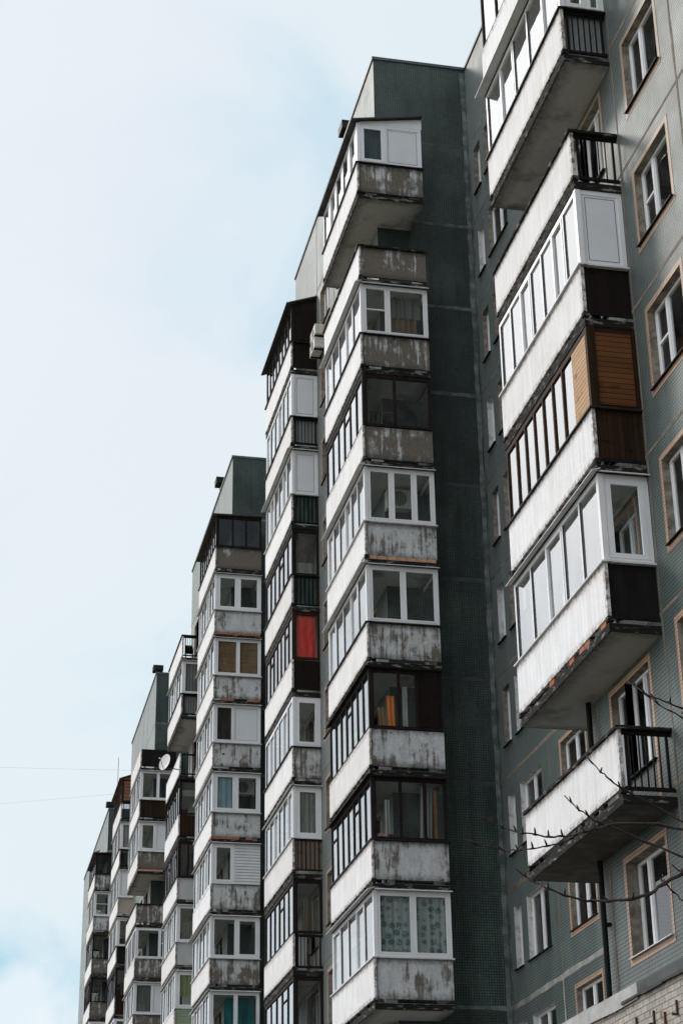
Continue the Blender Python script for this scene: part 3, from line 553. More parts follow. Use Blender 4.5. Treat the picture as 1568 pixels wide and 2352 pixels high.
# fourth block
balcony(3, 'B', 0, None, 0, (), 'black', 'none')
balcony(3, 'B', 1, 'white', 6, (('g', .5), ('g', .5)), 'planks_brown', 'white', hood=0.06)
balcony(3, 'B', 2, 'white', 6, (('c', .46), ('p', .54)), 0, 'white', hood=0.08, bricks=1)
balcony(3, 'B', 3, None, 0, (), 0, 'conc', door=True)
balcony(3, 'B', 4, 'white', 7, (('g', .68), ('t', .32)), 1, 'none', door=True)
balcony(3, 'B', 5, 'white', 6, (('g', .5), ('p', .5)), 1, 'white', hood=0.08)
balcony(3, 'B', 6, 'white', 6, (('g', .5), ('g', .5)), 1, 'white')
balcony(3, 'A', 0, 'wood', 7, (('n', 1),), 'bars', 'dark', roof='planks', lbl='top balcony boarded in brown planks under a plank roof')
balcony(3, 'A', 1, 'white', 7, g1, 'bars', 'dark', hood=0.08)
balcony(3, 'A', 2, 'white', 7, (('p', 1),), 'beige', 'white', hood=0.06)
balcony(3, 'A', 3, 'white', 7, g1, 'black', 'dark', hood=0.06)
balcony(3, 'A', 4, 'dark', 6, g1, 'planks_brown', 'none')
balcony(3, 'A', 5, 'white', 6, g1, 'grey', 'none')
# most distant block
balcony(4, 'B', 0, 'dark', 5, (('g', .5), ('g', .5)), 0, 'dark', roof='flat')
balcony(4, 'B', 1, 'white', 6, (('t', .52), ('p', .48)), 2, 'white', hood=0.06)
balcony(4, 'B', 2, 'wood', 5, (('g', .8), ('g', .2)), 0, 'none', door=True)
balcony(4, 'B', 3, 'dark', 6, (('g', .7), ('g', .3)), 0, 'none', door=True)
balcony(4, 'B', 4, 'white', 6, (('g', .5), ('g', .5)), 0, 'none')
# ------------------------------------------------------------------ walls, joints, roofs of the blocks
def gridwall(m, plane, a0, a1, z0, z1, hs, mat, flip):
    hs = [h for h in hs if h[1] > a0 and h[0] < a1]
    A = sorted({a0, a1} | {v for h in hs for v in h[:2] if a0 < v < a1}); Z = sorted({z0, z1} | {v for h in hs for v in h[2:] if z0 < v < z1})
    for j in range(len(Z) - 1):
        run = None
        for i in range(len(A) - 1):
            ca, cz = (A[i] + A[i + 1]) / 2, (Z[j] + Z[j + 1]) / 2
            inside = any(h[0] < ca < h[1] and h[2] < cz < h[3] for h in hs)
            if not inside:
                if run is None: run = A[i]
            if run is not None and (inside or i == len(A) - 2):
                e = A[i] if inside else A[i + 1]
                p = [(plane, run, Z[j]), (plane, e, Z[j]), (plane, e, Z[j + 1]), (plane, run, Z[j + 1])]
                m.poly(p[::-1] if flip else p, mat); run = None
def seam(m, axis, c, a0, a1, z, w, mat, off=0.003, seg=0.35, vert=False):
    # ragged bead of sealant; axis 'x': on a front (plane x = c, runs along y); 'y': on an end wall (plane y = c, runs along x)
    n = max(2, int(abs(a1 - a0) / seg)); pts = []
    for i in range(n + 1):
        t = a0 + (a1 - a0) * i / n; pts.append((t, w * random.uniform(0.35, 0.65), w * random.uniform(0.35, 0.65)))
    for (t0, u0, d0), (t1, u1, d1) in zip(pts[:-1], pts[1:]):
        if vert: q = [(z - d0, t0), (z + u0, t0), (z + u1, t1), (z - d1, t1)]
        else: q = [(t0, z - d0), (t1, z - d1), (t1, z + u1), (t0, z + u0)]
        m.poly([(c - off, a, b) if axis == 'x' else (a, c - off, b) for a, b in q], mat)
for n in range(5):
    b = BLOCKS[n]; Y = YN + PER * n; Y1 = Y + PROUD if n < 4 else Y + 19.6; Y2 = Y + PER; m = MB()
    front = GREEN if n < 4 else GREEN
    gridwall(m, XF, Y, Y1, GROUND, ROOF, holes[n], GREEN, True)
    m.poly([(XF, Y, GROUND), (XB, Y, GROUND), (XB, Y, ROOF), (XF, Y, ROOF)] if n == 0 else [(XF, Y, GROUND), (XR, Y, GROUND), (XR, Y, ROOF), (XF, Y, ROOF)], GREEN)
    if n < 4:
        m.poly([(XR, Y1, GROUND), (XF, Y1, GROUND), (XF, Y1, ROOF), (XR, Y1, ROOF)], GREEN)
        gridwall(m, XR, Y1, Y2, GROUND, ROOF, rholes[n], GREEN, True); ye = Y2
    else: ye = Y1; m.poly([(XB, Y1, GROUND), (XF, Y1, GROUND), (XF, Y1, ROOF), (XB, Y1, ROOF)], GREEN)
    m.poly([(XB, Y, GROUND), (XB, ye, GROUND), (XB, ye, ROOF), (XB, Y, ROOF)], GREEN)
    m.build('wall', b)
    # inside: partition behind the rooms and a floor at every storey, so windows look into rooms
    m = MB(); xp = XF + 4.4 
    m.box(xp + (0 if n == 4 else 0), xp + 0.1, Y + 0.1, Y1 - 0.1, GROUND, ROOF - 0.4, INT)
    if n < 4: m.box(XR + 4.3, XR + 4.4, Y1 + 0.1, Y2 - 0.1, GROUND, ROOF - 0.4, INT)
    for k in range(-1, KLOW + 1):
        z = zj(k); m.box(XF + 0.02, xp - 0.003, Y + 0.11, Y1 - 0.11, z - 0.1, z + 0.1, INT)
        if n < 4: m.box(XR + 0.02, XR + 4.29, Y1 + 0.11, Y2 - 0.11, z - 0.1, z + 0.1, INT)
    m.box(XF + 0.05, xp - 0.01, (Y + Y1) / 2 - 0.05, (Y + Y1) / 2 + 0.05, GROUND, ROOF - 1, INT)
    m.build('room_partition', b)
    # joints between the wall panels
    m = MB()
    for k in range(-1, KLOW):
        z = zj(k)
        if z < GROUND: continue
        jm = JPALE if (k in (0, 1, 2, 8, 10) or n > 1) else JDARK
        if n: seam(m, 'y', Y, XF + 0.02, XR - 0.003, z, 0.10, jm)
        seam(m, 'x', XF, Y + 0.02, Y1 - 0.02, z, 0.06, JBROWN)
        if n < 4:
            seam(m, 'x', XR, Y1 + 0.02, Y2 - 0.004, z, 0.09 if k < 7 else 0.13, JBROWN if k in (5, 6, 7) else (JPALE if k < 5 else JLIGHT))
    if n == 0: seam(m, 'x', XF, GROUND, zj(7), 29.5, 0.08, JBROWN, vert=True, off=0.005)
    for v in (6.07, 8.76, 3.9): seam(m, 'x', XF, GROUND, ROOF - 0.1, Y + v, 0.05 if v > 7 else 0.07, JBROWN, vert=True, off=0.004)
    if n < 4:
        for v in (23.16, 16.5): seam(m, 'x', XR, GROUND, zj(6), Y + v, 0.05, JBROWN, vert=True, off=0.004); seam(m, 'x', XR, GROUND, zj(8), Y + v, 0.09, JLIGHT, vert=True, off=0.006)
        # smeared bead in the inner corner
        seam(m, 'x', XR, GROUND, ROOF - 0.1, Y2 - 0.09, 0.12, JPALE, vert=True, off=0.005)
    if n: seam(m, 'y', Y, GROUND, ROOF - 0.1, XR - 0.09, 0.13, JPALE, vert=True, off=0.005)
    m.build('joint_sealant', b)
    # roof and its metal coping
    m = MB(); m.poly([(XF, Y, ROOF - 0.3), (XB, Y, ROOF - 0.3), (XB, Y1, ROOF - 0.3), (XF, Y1, ROOF - 0.3)], ROOFM)
    if n < 4: m.poly([(XR, Y1, ROOF - 0.3), (XB, Y1, ROOF - 0.3), (XB, Y2, ROOF - 0.3), (XR, Y2, ROOF - 0.3)], ROOFM)
    m.build('roof', b)
    m = MB(); m.box(XF - 0.04, XF + 0.25, Y - 0.04, Y1 + 0.04, ROOF, ROOF + 0.10, COPING)
    m.box(XF + 0.252, XR + 0.25, Y - 0.04, Y + 0.2, ROOF + 0.001, ROOF + 0.098, COPING)
    if n < 4: m.box(XR - 0.04, XR + 0.25, Y1 + 0.2, Y2 - 0.045, ROOF + 0.002, ROOF + 0.099, COPING); m.box(XF + 0.252, XR + 0.25, Y1 - 0.15, Y1 + 0.04, ROOF + 0.001, ROOF + 0.098, COPING)
    m.build('coping', b)
    if n:
        m = MB(); x, y = XF + 0.05, Y + (3.9 if n < 3 else 0.5); dzc = (0, -0.36, 0.0, -0.25, -0.25)[n]; m.box(x, x + 0.26, y, y + 0.34, ROOF - 0.3, ROOF + 0.5 + dzc, PLASTER); m.box(x - 0.2, x + 0.36, y - 0.12, y + 0.46, ROOF + 0.62 + dzc, ROOF + 0.92 + dzc, FLASH)
        for q in (0.01, 0.2):
            for w in (0.01, 0.28): m.box(x + q, x + q + 0.05, y + w, y + w + 0.05, ROOF + 0.5 + dzc, ROOF + 0.62 + dzc, FLASH)
        m.build('chimney', b)
# rain pipe in the shadow gap of the nearest block
m = MB(); b = BLOCKS[0]; m.tube([(XF - 0.10, 29.66, 5.75), (XF - 0.10, 29.66, 35.5)], 0.048, IRON, 10)
for z in range(7, 36, 2): m.box(XF - 0.10, XF - 0.005, 29.58, 29.74, z, z + 0.04, IRON)
m.build('drainpipe', b)
# ------------------------------------------------------------------ ground and street
def ground_mat(name, c1, c2, c3):
    m, t, b = newmat(name); v = wpos(t); a = noise(t, v, 0.25, 6, 0.6, 0.4, 0.62); f = noise(t, v, 6, 5, 0.7, 0.3, 0.7)
    c = mixc(t, a, c1, c2); c = mixc(t, math_(t, 'MULTIPLY', f, 0.5), c, c3); t.links.new(c, b.inputs['Base Color']); b.inputs['Roughness'].default_value = 0.95
    return m
m = MB(); m.poly([(-2500, -2500, GROUND), (2500, -2500, GROUND), (2500, 2500, GROUND), (-2500, 2500, GROUND)], ground_mat('dry_grass', (0.24, 0.21, 0.15), (0.17, 0.17, 0.10), (0.34, 0.31, 0.25))); tag(m.build('ground'), kind='structure')
m = MB(); m.poly([(2.6, -60, GROUND + .008), (14.5, -60, GROUND + .008), (14.5, 260, GROUND + .008), (2.6, 260, GROUND + .008)], ground_mat('wet_soil', (0.05, 0.042, 0.032), (0.045, 0.048, 0.028), (0.08, 0.07, 0.055))); tag(m.build('soil_strip'), kind='structure')
ASPH = simple('asphalt', (0.055, 0.055, 0.056), (0.085, 0.083, 0.08), 0.9, 3)
m = MB(); m.poly([(-6.5, -60, GROUND + .004), (2.4, -60, GROUND + .004), (2.4, 260, GROUND + .004), (-6.5, 260, GROUND + .004)], ASPH); tag(m.build('road'), kind='structure')
m = MB(); m.box(2.4, 2.6, -60, 260, GROUND - 0.05, GROUND + 0.13, simple('kerb_concrete', (0.3, 0.29, 0.27), (0.2, 0.19, 0.18), 0.9, 4)); tag(m.build('kerb'), kind='structure')
# ------------------------------------------------------------------ brick annex in front of the lowest storeys
def brick_mat():
    m, t, b = newmat('white_silicate_brick'); g = nd(t, 'ShaderNodeNewGeometry'); sp = nd(t, 'ShaderNodeSeparateXYZ'); t.links.new(g.outputs['Position'], sp.inputs[0])
    c = nd(t, 'ShaderNodeCombineXYZ'); t.links.new(math_(t, 'ADD', sp.outputs[0], sp.outputs[1]), c.inputs[0]); t.links.new(sp.outputs[2], c.inputs[1])
    w = noise(t, wpos(t), 5, 2, 0.5, 0.0, 1.0); cv = nd(t, 'ShaderNodeVectorMath', operation='ADD'); cc = nd(t, 'ShaderNodeCombineXYZ'); t.links.new(math_(t, 'MULTIPLY', w, 0.02), cc.inputs[1]); t.links.new(c.outputs[0], cv.inputs[0]); t.links.new(cc.outputs[0], cv.inputs[1])
    br = nd(t, 'ShaderNodeTexBrick', {'Color1': (0.50, 0.47, 0.42, 1), 'Color2': (0.36, 0.33, 0.29, 1), 'Mortar': (0.10, 0.085, 0.07, 1), 'Scale': 1.0, 'Mortar Size': 0.007, 'Mortar Smooth': 0.3, 'Brick Width': 0.26, 'Row Height': 0.098})
    t.links.new(cv.outputs[0], br.inputs['Vector']); f = noise(t, wpos(t), 7, 5, 0.65, 0.35, 0.7); r = noise(t, wpos(t), 3.1, 2, 0.5, 0.66, 0.7)
    col = mixc(t, math_(t, 'MULTIPLY', f, 0.5), br.outputs['Color'], (0.24, 0.2, 0.16)); col = mixc(t, math_(t, 'MULTIPLY', r, 0.8), col, (0.22, 0.10, 0.055))
    t.links.new(col, b.inputs['Base Color']); b.inputs['Roughness'].default_value = 0.92; bump(t, b, math_(t, 'ADD', math_(t, 'MULTIPLY', br.outputs['Fac'], -0.8), f), 0.8, 0.02); return m
AX = 10.74; AT = 5.56
ax = empty('brick_annex', (AX, 22, GROUND)); tag(ax, 'low white brick annex wall with a bent grey metal flashing, at the bottom right', 'annex')
m = MB(); m.box(AX, XF - 0.004, 18, 30.07, GROUND, AT, brick_mat()); m.box(AX, XR - 0.004, 30.08, 44.5, GROUND, AT, MATS.get('x') or m.mats[0]); m.build('wall', ax)
m = MB(); pts = []
for i in range(17):
    y = 28.15 + i; d = random.uniform(-0.035, 0.03) if i else 0.0; pts.append((y, AT - 0.03 + d, random.uniform(0.0, 0.025)))
for (y0, z0, o0), (y1, z1, o1) in zip(pts[:-1], pts[1:]):
    m.hexa([(AX - 0.035 - o0, y0, z0), (AX - 0.02 - o0, y0, z0), (AX - 0.02 - o1, y1, z1), (AX - 0.035 - o1, y1, z1), (AX - 0.035, y0, AT + 0.22), (AX - 0.02, y0, AT + 0.22), (AX - 0.02, y1, AT + 0.22), (AX - 0.035, y1, AT + 0.22)], simple('galvanised_flashing', (0.42, 0.42, 0.40), (0.28, 0.27, 0.25), 0.55, 3))
m.box(AX - 0.035, XR - 0.01, 30.1, 44.45, AT + 0.222, AT + 0.24, MATS['galvanised_flashing']); m.build('flashing', ax)
m = MB()
for i in range(12): y = 18 + i * 0.9; m.hexa([(AX - 0.07, y, AT - 0.01 + random.uniform(-.015, .015)), (XF - 0.01, y, AT + 0.005), (XF - 0.01, y + 0.9, AT + 0.005), (AX - 0.07, y + 0.9, AT - 0.01 + random.uniform(-.015, .015)), (AX - 0.07, y, AT + 0.03), (XF - 0.01, y, AT + 0.05), (XF - 0.01, y + 0.9, AT + 0.05), (AX - 0.07, y + 0.9, AT + 0.03)], ROOFM)
m.build('roof', ax)
for y, z in ((26.6, 5.0), (27.1, 4.92), (27.55, 5.02), (28.3, 5.05)):
    m = MB(); m.box(AX - 0.03, AX - 0.001, y, y + 0.035, z, z + 0.22, simple('rusty_iron', (0.09, 0.04, 0.022), (0.05, 0.03, 0.022), 0.9, 8)); m.box(AX - 0.10, AX - 0.03, y, y + 0.035, z, z + 0.035, MATS['rusty_iron']); m.build('hook', ax)
m = MB(); m.box(XF - 0.004, XF + 0.001, 18, 29.55, AT + 0.05, 5.86, simple('grey_render', (0.11, 0.115, 0.118), (0.075, 0.08, 0.083), 0.9, 3)); m.build('render_band', BLOCKS[0])
# ------------------------------------------------------------------ things in and on the balconies
def fabric(name, c, c2=None, stretch=(1, 1, 0.3), sc=8): return simple(name, c, c2, 0.9, sc, stretch)
def cloth(label, cat, n, typ, k, fx0, fx1, z0, z1, mat, dy=0.13, waves=6, amp=0.018, name='curtain', group=None, slant=0.0):
    # a hanging sheet just behind the end glass; fx: share of the end width, z from the parapet top
    Y = YN + PER * n; y = (Y + 8.83 if typ == 'A' else Y - 1.39) + dy; xa = XO + 0.11; xb = (XF if typ == 'A' else XW) - 0.09
    x0, x1 = xa + (xb - xa) * fx0, xa + (xb - xa) * fx1; zt = zpar(k); m = MB(); N = 24
    P = [(x0 + (x1 - x0) * i / N, y + amp * math.sin(i / N * waves * 6.283) + amp * 0.4 * math.sin(i * 2.1)) for i in range(N + 1)]
    for (a, b1), (c, d) in zip(P[:-1], P[1:]):
        m.poly([(a + slant, b1, zt + z0), (c + slant, d, zt + z0), (c, d, zt + z1), (a, b1, zt + z1)], mat)
        m.poly([(c + slant, d + 0.004, zt + z0), (a + slant, b1 + 0.004, zt + z0), (a, b1 + 0.004, zt + z1), (c, d + 0.004, zt + z1)], mat)
    return tag(m.build(name), label, cat, group)
def floral():
    m, t, b = newmat('floral_fabric'); v = wpos(t, (1, 0, 1)); vo = nd(t, 'ShaderNodeTexVoronoi', {'Scale': 5.0, 'Randomness': 0.5}); t.links.new(v, vo.inputs['Vector'])
    pet = noise(t, wpos(t), 30, 2, 0.6, 0.36, 0.52); d = nd(t, 'ShaderNodeMapRange', {1: 0.50, 2: 0.30}); t.links.new(vo.outputs['Distance'], d.inputs[0])
    f = math_(t, 'MULTIPLY', d.outputs[0], pet); st = noise(t, wpos(t, (26, 1, 0.4)), 1, 2, 0.5, 0.4, 0.6)
    col = mixc(t, f, mixc(t, math_(t, 'MULTIPLY', st, 0.5), (0.36, 0.375, 0.355), (0.26, 0.28, 0.275)), (0.04, 0.10, 0.14)); t.links.new(col, b.inputs['Base Color']); b.inputs['Roughness'].default_value = 0.9; return m
cloth('pale curtain with blue flower sprigs across the lowest corner balcony of the central stack', 'curtain', 1, 'B', 8, 0.0, 1.0, 0.04, 1.56, floral(), 0.12, 9, 0.012)
def blind():
    m, t, b = newmat('woven_reed'); a = noise(t, wpos(t, (60, 1, 2)), 1, 3, 0.6, 0.3, 0.7); c = noise(t, wpos(t, (2, 1, 45)), 1, 3, 0.6, 0.35, 0.65)
    t.links.new(mixc(t, math_(t, 'MULTIPLY', a, c), (0.13, 0.062, 0.026), (0.42, 0.25, 0.11)), b.inputs['Base Color']); b.inputs['Roughness'].default_value = 0.8; return m
cloth('woven brown reed blind filling the end glass of a white framed corner balcony', 'blind', 2, 'B', 2, 0.0, 1.0, 0.04, 1.56, blind(), 0.11, 0, 0.002, 'reed_blind')
RED = fabric('red_fabric', (0.80, 0.040, 0.025), (0.68, 0.035, 0.022))
cloth('bright red sheet behind the glass of a dark framed balcony', 'sheet', 1, 'A', 4, 0.10, 0.93, 0.08, 1.50, RED, 0.12, 2.3, 0.014, 'red_sheet', slant=0.03)
NET = fabric('grey_net', (0.27, 0.28, 0.27), (0.15, 0.16, 0.155), (14, 1, 1.2), 3)
cloth('grey net curtain in the white framed end window above brown slatted panel', 'curtain', 1, 'A', 6, 0.0, 1.0, 0.05, 1.5, NET, 0.12, 5)
cloth('brown curtain hanging in the right pane, under the unglazed corner balcony', 'curtain', 1, 'B', 2, 0.45, 0.93, 0.05, 0.85, fabric('brown_fabric', (0.20, 0.115, 0.06), (0.11, 0.06, 0.035), (9, 1, 0.4), 2), 0.45, 5, 0.03)
cloth('sheer grey curtain, upper right pane under the unglazed corner balcony', 'curtain', 1, 'B', 2, 0.45, 1.0, 0.85, 1.5, fabric('sheer_grey', (0.17, 0.16, 0.14), (0.10, 0.095, 0.085), (9, 1, 0.4), 2), 0.42, 4, 0.02)
cloth('orange cloth hanging in the dark brown glazed corner balcony', 'cloth', 1, 'B', 6, 0.22, 0.34, 0.02, 0.92, fabric('orange_fabric', (0.80, 0.24, 0.03), (0.55, 0.15, 0.02)), 0.16, 2, 0.02, 'orange_cloth', slant=0.02)
cloth('crumpled tan cloth beside the orange one, in the dark brown corner balcony', 'cloth', 1, 'B', 6, 0.08, 0.18, 0.02, 0.62, fabric('tan_fabric', (0.42, 0.27, 0.14), (0.25, 0.15, 0.08)), 0.20, 2, 0.03, 'tan_cloth', slant=0.06)
cloth('narrow white curtain in the middle of the dark brown corner balcony', 'curtain', 1, 'B', 6, 0.47, 0.55, 0.14, 1.22, fabric('white_fabric', (0.66, 0.64, 0.58), (0.45, 0.43, 0.38)), 0.25, 2, 0.02)
cloth('tall white curtain behind the left pane of the dark framed corner balcony', 'curtain', 1, 'B', 7, 0.20, 0.28, 0.05, 1.15, MATS['white_fabric'], 0.5, 2, 0.03)
cloth('gathered grey white curtain at the right of the dark framed corner balcony', 'curtain', 1, 'B', 7, 0.72, 0.90, 0.05, 1.5, fabric('grey_white_fabric', (0.34, 0.33, 0.31), (0.22, 0.22, 0.21)), 0.4, 4, 0.025, slant=-0.05)
cloth('orange brown strip of curtain at the right edge of the dark framed corner balcony', 'curtain', 1, 'B', 7, 0.88, 0.93, 0.05, 1.35, fabric('rust_fabric', (0.36, 0.14, 0.05), (0.22, 0.09, 0.04)), 0.2, 1, 0.01)
cloth('red and white towel over the rail of the dark framed corner balcony', 'towel', 1, 'B', 7, 0.02, 0.20, 0.03, 0.20, fabric('red_towel', (0.55, 0.05, 0.06), (0.70, 0.65, 0.62), (3, 1, 9), 2), 0.14, 2, 0.02, 'towel')
cloth('white cloth hung low behind dark glass above a corrugated panel', 'cloth', 1, 'A', 3, 0.12, 0.86, 0.08, 0.50, fabric('off_white', (0.50, 0.48, 0.44), (0.36, 0.35, 0.32)), 0.14, 2, 0.01, 'white_cloth')
cloth('torn brown paper pasted inside the dark framed balcony window', 'paper', 1, 'A', 3, 0.10, 0.90, 0.52, 1.42, fabric('stained_paper', (0.22, 0.16, 0.115), (0.09, 0.10, 0.11), (2, 1, 2), 2.2), 0.17, 1, 0.006, 'paper_sheet')
cloth('beige curtain inside the dark framed balcony above a black railing', 'curtain', 1, 'A', 7, 0.40, 0.98, 0.02, 1.15, fabric('beige_fabric', (0.36, 0.28, 0.19), (0.20, 0.15, 0.10), (12, 1, 0.4), 2), 0.5, 6, 0.02)
cloth('dark brown curtain beside a white panel on the third block', 'curtain', 2, 'B', 3, 0.0, 0.40, 0.03, 1.55, fabric('chocolate_fabric', (0.03, 0.018, 0.014), (0.045, 0.028, 0.02)), 0.12, 3, 0.01)
cloth('pale blue curtain in the left window of a two window corner balcony', 'curtain', 2, 'B', 4, 0.04, 0.40, 0.05, 1.5, fabric('pale_blue_fabric', (0.34, 0.45, 0.50), (0.18, 0.28, 0.34), (1, 1, 0.6), 1.6), 0.13, 3, 0.012)
TEAL = fabric('teal_fabric', (0.012, 0.17, 0.19), (0.008, 0.10, 0.12), (2, 1, 0.6), 1.5)
cloth('teal curtain inside the white framed corner balcony at the bottom edge', 'curtain', 2, 'B', 7, 0.33, 1.0, 0.02, 1.45, TEAL, 0.6, 3, 0.02)
cloth('grey sheer curtain behind the end pane, top glazed balcony of its column', 'curtain', 2, 'A', 1, 0.0, 1.0, 0.02, 1.55, fabric('sheer_mid', (0.20, 0.20, 0.19), (0.11, 0.11, 0.105), (12, 1, 0.5), 2), 0.12, 5)
cloth('white roller blind across a dark mesh glazed balcony', 'blind', 2, 'A', 3, 0.0, 1.0, 0.86, 1.14, MATS['off_white'], 0.10, 1, 0.004, 'roller_blind')
cloth('grey curtains behind dark bars above a smooth grey panel', 'curtain', 2, 'A', 4, 0.0, 1.0, 0.02, 1.1, fabric('mouse_fabric', (0.17, 0.155, 0.145), (0.09, 0.085, 0.08), (10, 1, 0.5), 2), 0.13, 5)
cloth('cream curtain gathered low in a white framed end pane', 'curtain', 2, 'A', 5, 0.25, 0.9, 0.02, 0.95, fabric('cream_fabric', (0.30, 0.27, 0.22), (0.13, 0.12, 0.10), (12, 1, 0.5), 2), 0.3, 5, 0.02)
cloth('olive green curtain in the end window above green siding', 'curtain', 2, 'A', 6, 0.08, 0.88, 0.55, 1.5, fabric('olive_fabric', (0.27, 0.29, 0.13), (0.20, 0.22, 0.10)), 0.12, 3, 0.012)
cloth('grey mesh screen in the lowest visible corner balcony of the fourth block', 'screen', 3, 'B', 5, 0.02, 0.5, 0.02, 1.5, fabric('mesh_screen', (0.15, 0.145, 0.13), (0.11, 0.105, 0.10)), 0.11, 1, 0.004, 'mesh_screen')
cloth('pale grey curtain behind glass under the plank roofed balcony', 'curtain', 3, 'A', 1, 0.0, 1.0, 0.02, 1.55, fabric('pale_grey_fabric', (0.30, 0.31, 0.29), (0.24, 0.25, 0.24)), 0.12, 4)
cloth('dim red curtain in a dark glazed balcony of the fourth block', 'curtain', 3, 'A', 4, 0.35, 0.9, 0.02, 0.8, fabric('dull_red_fabric', (0.16, 0.035, 0.02), (0.08, 0.025, 0.02)), 0.2, 3)
cloth('blue green curtain in the small window of the white panelled top balcony', 'curtain', 1, 'B', 0, 0.17, 0.42, 0.02, 1.35, fabric('petrol_fabric', (0.02, 0.05, 0.06), (0.012, 0.022, 0.028)), 0.22, 3, 0.02)
# crate and chair back on the balconies' inner ledges
def crate(name, label, cat, n, k, x0, x1, z0, z1, mat, d=0.22, dy=0.2):
    Y = YN + PER * n - 1.39 + dy; zt = zpar(k); m = MB(); w = 0.02
    m.box(x0, x1, Y, Y + w, zt + z0, zt + z1, mat); m.box(x0, x1, Y + d, Y + d + w, zt + z0, zt + z1, mat); m.box(x0, x0 + w, Y + w, Y + d, zt + z0, zt + z1, mat); m.box(x1 - w, x1, Y + w, Y + d, zt + z0, zt + z1, mat); m.box(x0 + w, x1 - w, Y + w, Y + d, zt + z0, zt + z0 + w, mat)
    for q in range(3): z = zt + z0 + (z1 - z0) * (q + 0.5) / 3; m.box(x0 - 0.004, x1 + 0.004, Y - 0.008, Y - 0.001, z - 0.008, z + 0.008, BROWNF)
    m.box(x0 + 0.04, x0 + 0.08, Y + 0.05, Y + 0.09, zt - 1.0, zt + z0, mat); m.box(x1 - 0.08, x1 - 0.04, Y + 0.05, Y + 0.09, zt - 1.0, zt + z0, mat)
    return tag(m.build(name), label, cat)
crate('wooden_crate', 'brown wooden crate in the dark brown glazed corner balcony, under white curtain', 'crate', 1, 6, 10.78, 11.12, 0.03, 0.16, simple('crate_wood', (0.27, 0.13, 0.07), (0.18, 0.09, 0.05), 0.8, 6))
crate('wooden_shelf', 'low dark wooden shelf beside the red and white towel', 'shelf', 1, 7, 10.38, 10.98, 0.03, 0.24, simple('shelf_wood', (0.07, 0.045, 0.03), (0.04, 0.028, 0.02), 0.8, 6), 0.3, 0.3)
# clothes rack with slats in the dark corner balcony
m = MB(); zt = zpar(3); yb = YN + PER - 1.39
for i in range(6): x = 10.2 + i * 0.13; m.tube([(x, yb + 0.5, zt + 0.0), (x + 0.16, yb + 0.95, zt + 0.95)], 0.022, DARKF, 5)
m.tube([(10.15, yb + 0.5, zt + 0.0), (10.95, yb + 0.5, zt + 0.0)], 0.02, DARKF, 5); m.tube([(10.3, yb + 0.95, zt + 0.95), (11.1, yb + 0.95, zt + 0.95)], 0.02, simple('rack_pole', (0.22, 0.13, 0.07)), 5)
for x in (10.2, 10.85): m.tube([(x, yb + 0.5, zt), (x, yb + 0.5, zt - 1.02)], 0.02, DARKF, 5)
tag(m.build('drying_rack'), 'slatted drying rack leaning inside the dark framed corner balcony', 'rack')
# air conditioners
ACW = simple('aircon_casing', (0.60, 0.59, 0.55), (0.50, 0.48, 0.44), 0.5, 2)
def aircon(loc, w, h, d, label, face, grp='outdoor air conditioning units'):
    e = empty('air_conditioner', loc); tag(e, label, 'air conditioner', grp); x, y, z = loc; m = MB()
    if face == 'y':
        m.box(x, x + w, y - d, y, z, z + h, ACW); m.build('casing', e); cx, cz, r = x + w * 0.40, z + h * 0.5, h * 0.40; g = MB()
        g.poly([(cx + r * math.cos(a * 0.3142), y - d - 0.006, cz + r * math.sin(a * 0.3142)) for a in range(20)], simple('fan_dark', (0.03, 0.035, 0.038)))
        for q in range(9): yy = cx - r + 2 * r * (q + 0.5) / 9; hh = math.sqrt(max(0.0, r * r - (yy - cx) ** 2)); g.box(yy - 0.006, yy + 0.006, y - d - 0.016, y - d - 0.007, cz - hh, cz + hh, ACW)
        g.build('fan_grille', e); s2 = MB(); s2.box(x + 0.1, x + 0.14, y - d, y + 0.0, z - 0.06, z - 0.001, IRON); s2.box(x + w - 0.14, x + w - 0.1, y - d, y, z - 0.06, z - 0.001, IRON); s2.build('bracket', e)
    else:
        m.box(x - d, x - 0.06, y, y + w, z, z + h, ACW); m.build('casing', e); g = MB(); cy_, cz, r = y + w * 0.42, z + h * 0.5, h * 0.4
        g.poly([(x - d - 0.006, cy_ + r * math.cos(a * 0.3142), cz + r * math.sin(a * 0.3142)) for a in range(20)][::-1], simple('fan_dark', (0.03, 0.035, 0.038)))
        g.build('fan_grille', e); s2 = MB()
        for yy in (y + 0.1, y + w - 0.14): s2.box(x - d, x - 0.001, yy, yy + 0.04, z - 0.05, z - 0.002, IRON); s2.box(x - 0.05, x - 0.001, yy, yy + 0.04, z - 0.002, z + h, IRON)
        s2.build('bracket', e)
    return e
aircon((10.90, 44.53, 21.44), 0.80, 0.56, 0.28, 'white air conditioner behind white framed glass of the central corner balcony', 'y')
aircon((11.10, 71.62, 21.55), 0.76, 0.56, 0.28, 'air conditioner behind the right window of a two window corner balcony', 'y')
aircon((XF, 51.95, 31.22), 0.80, 0.36, 0.36, 'upper of two pale air conditioners bracketed outside beside the boarded top balcony', 'x')
aircon((XF, 52.05, 30.78), 0.80, 0.36, 0.36, 'lower of two pale air conditioners bracketed outside beside the boarded top balcony', 'x')
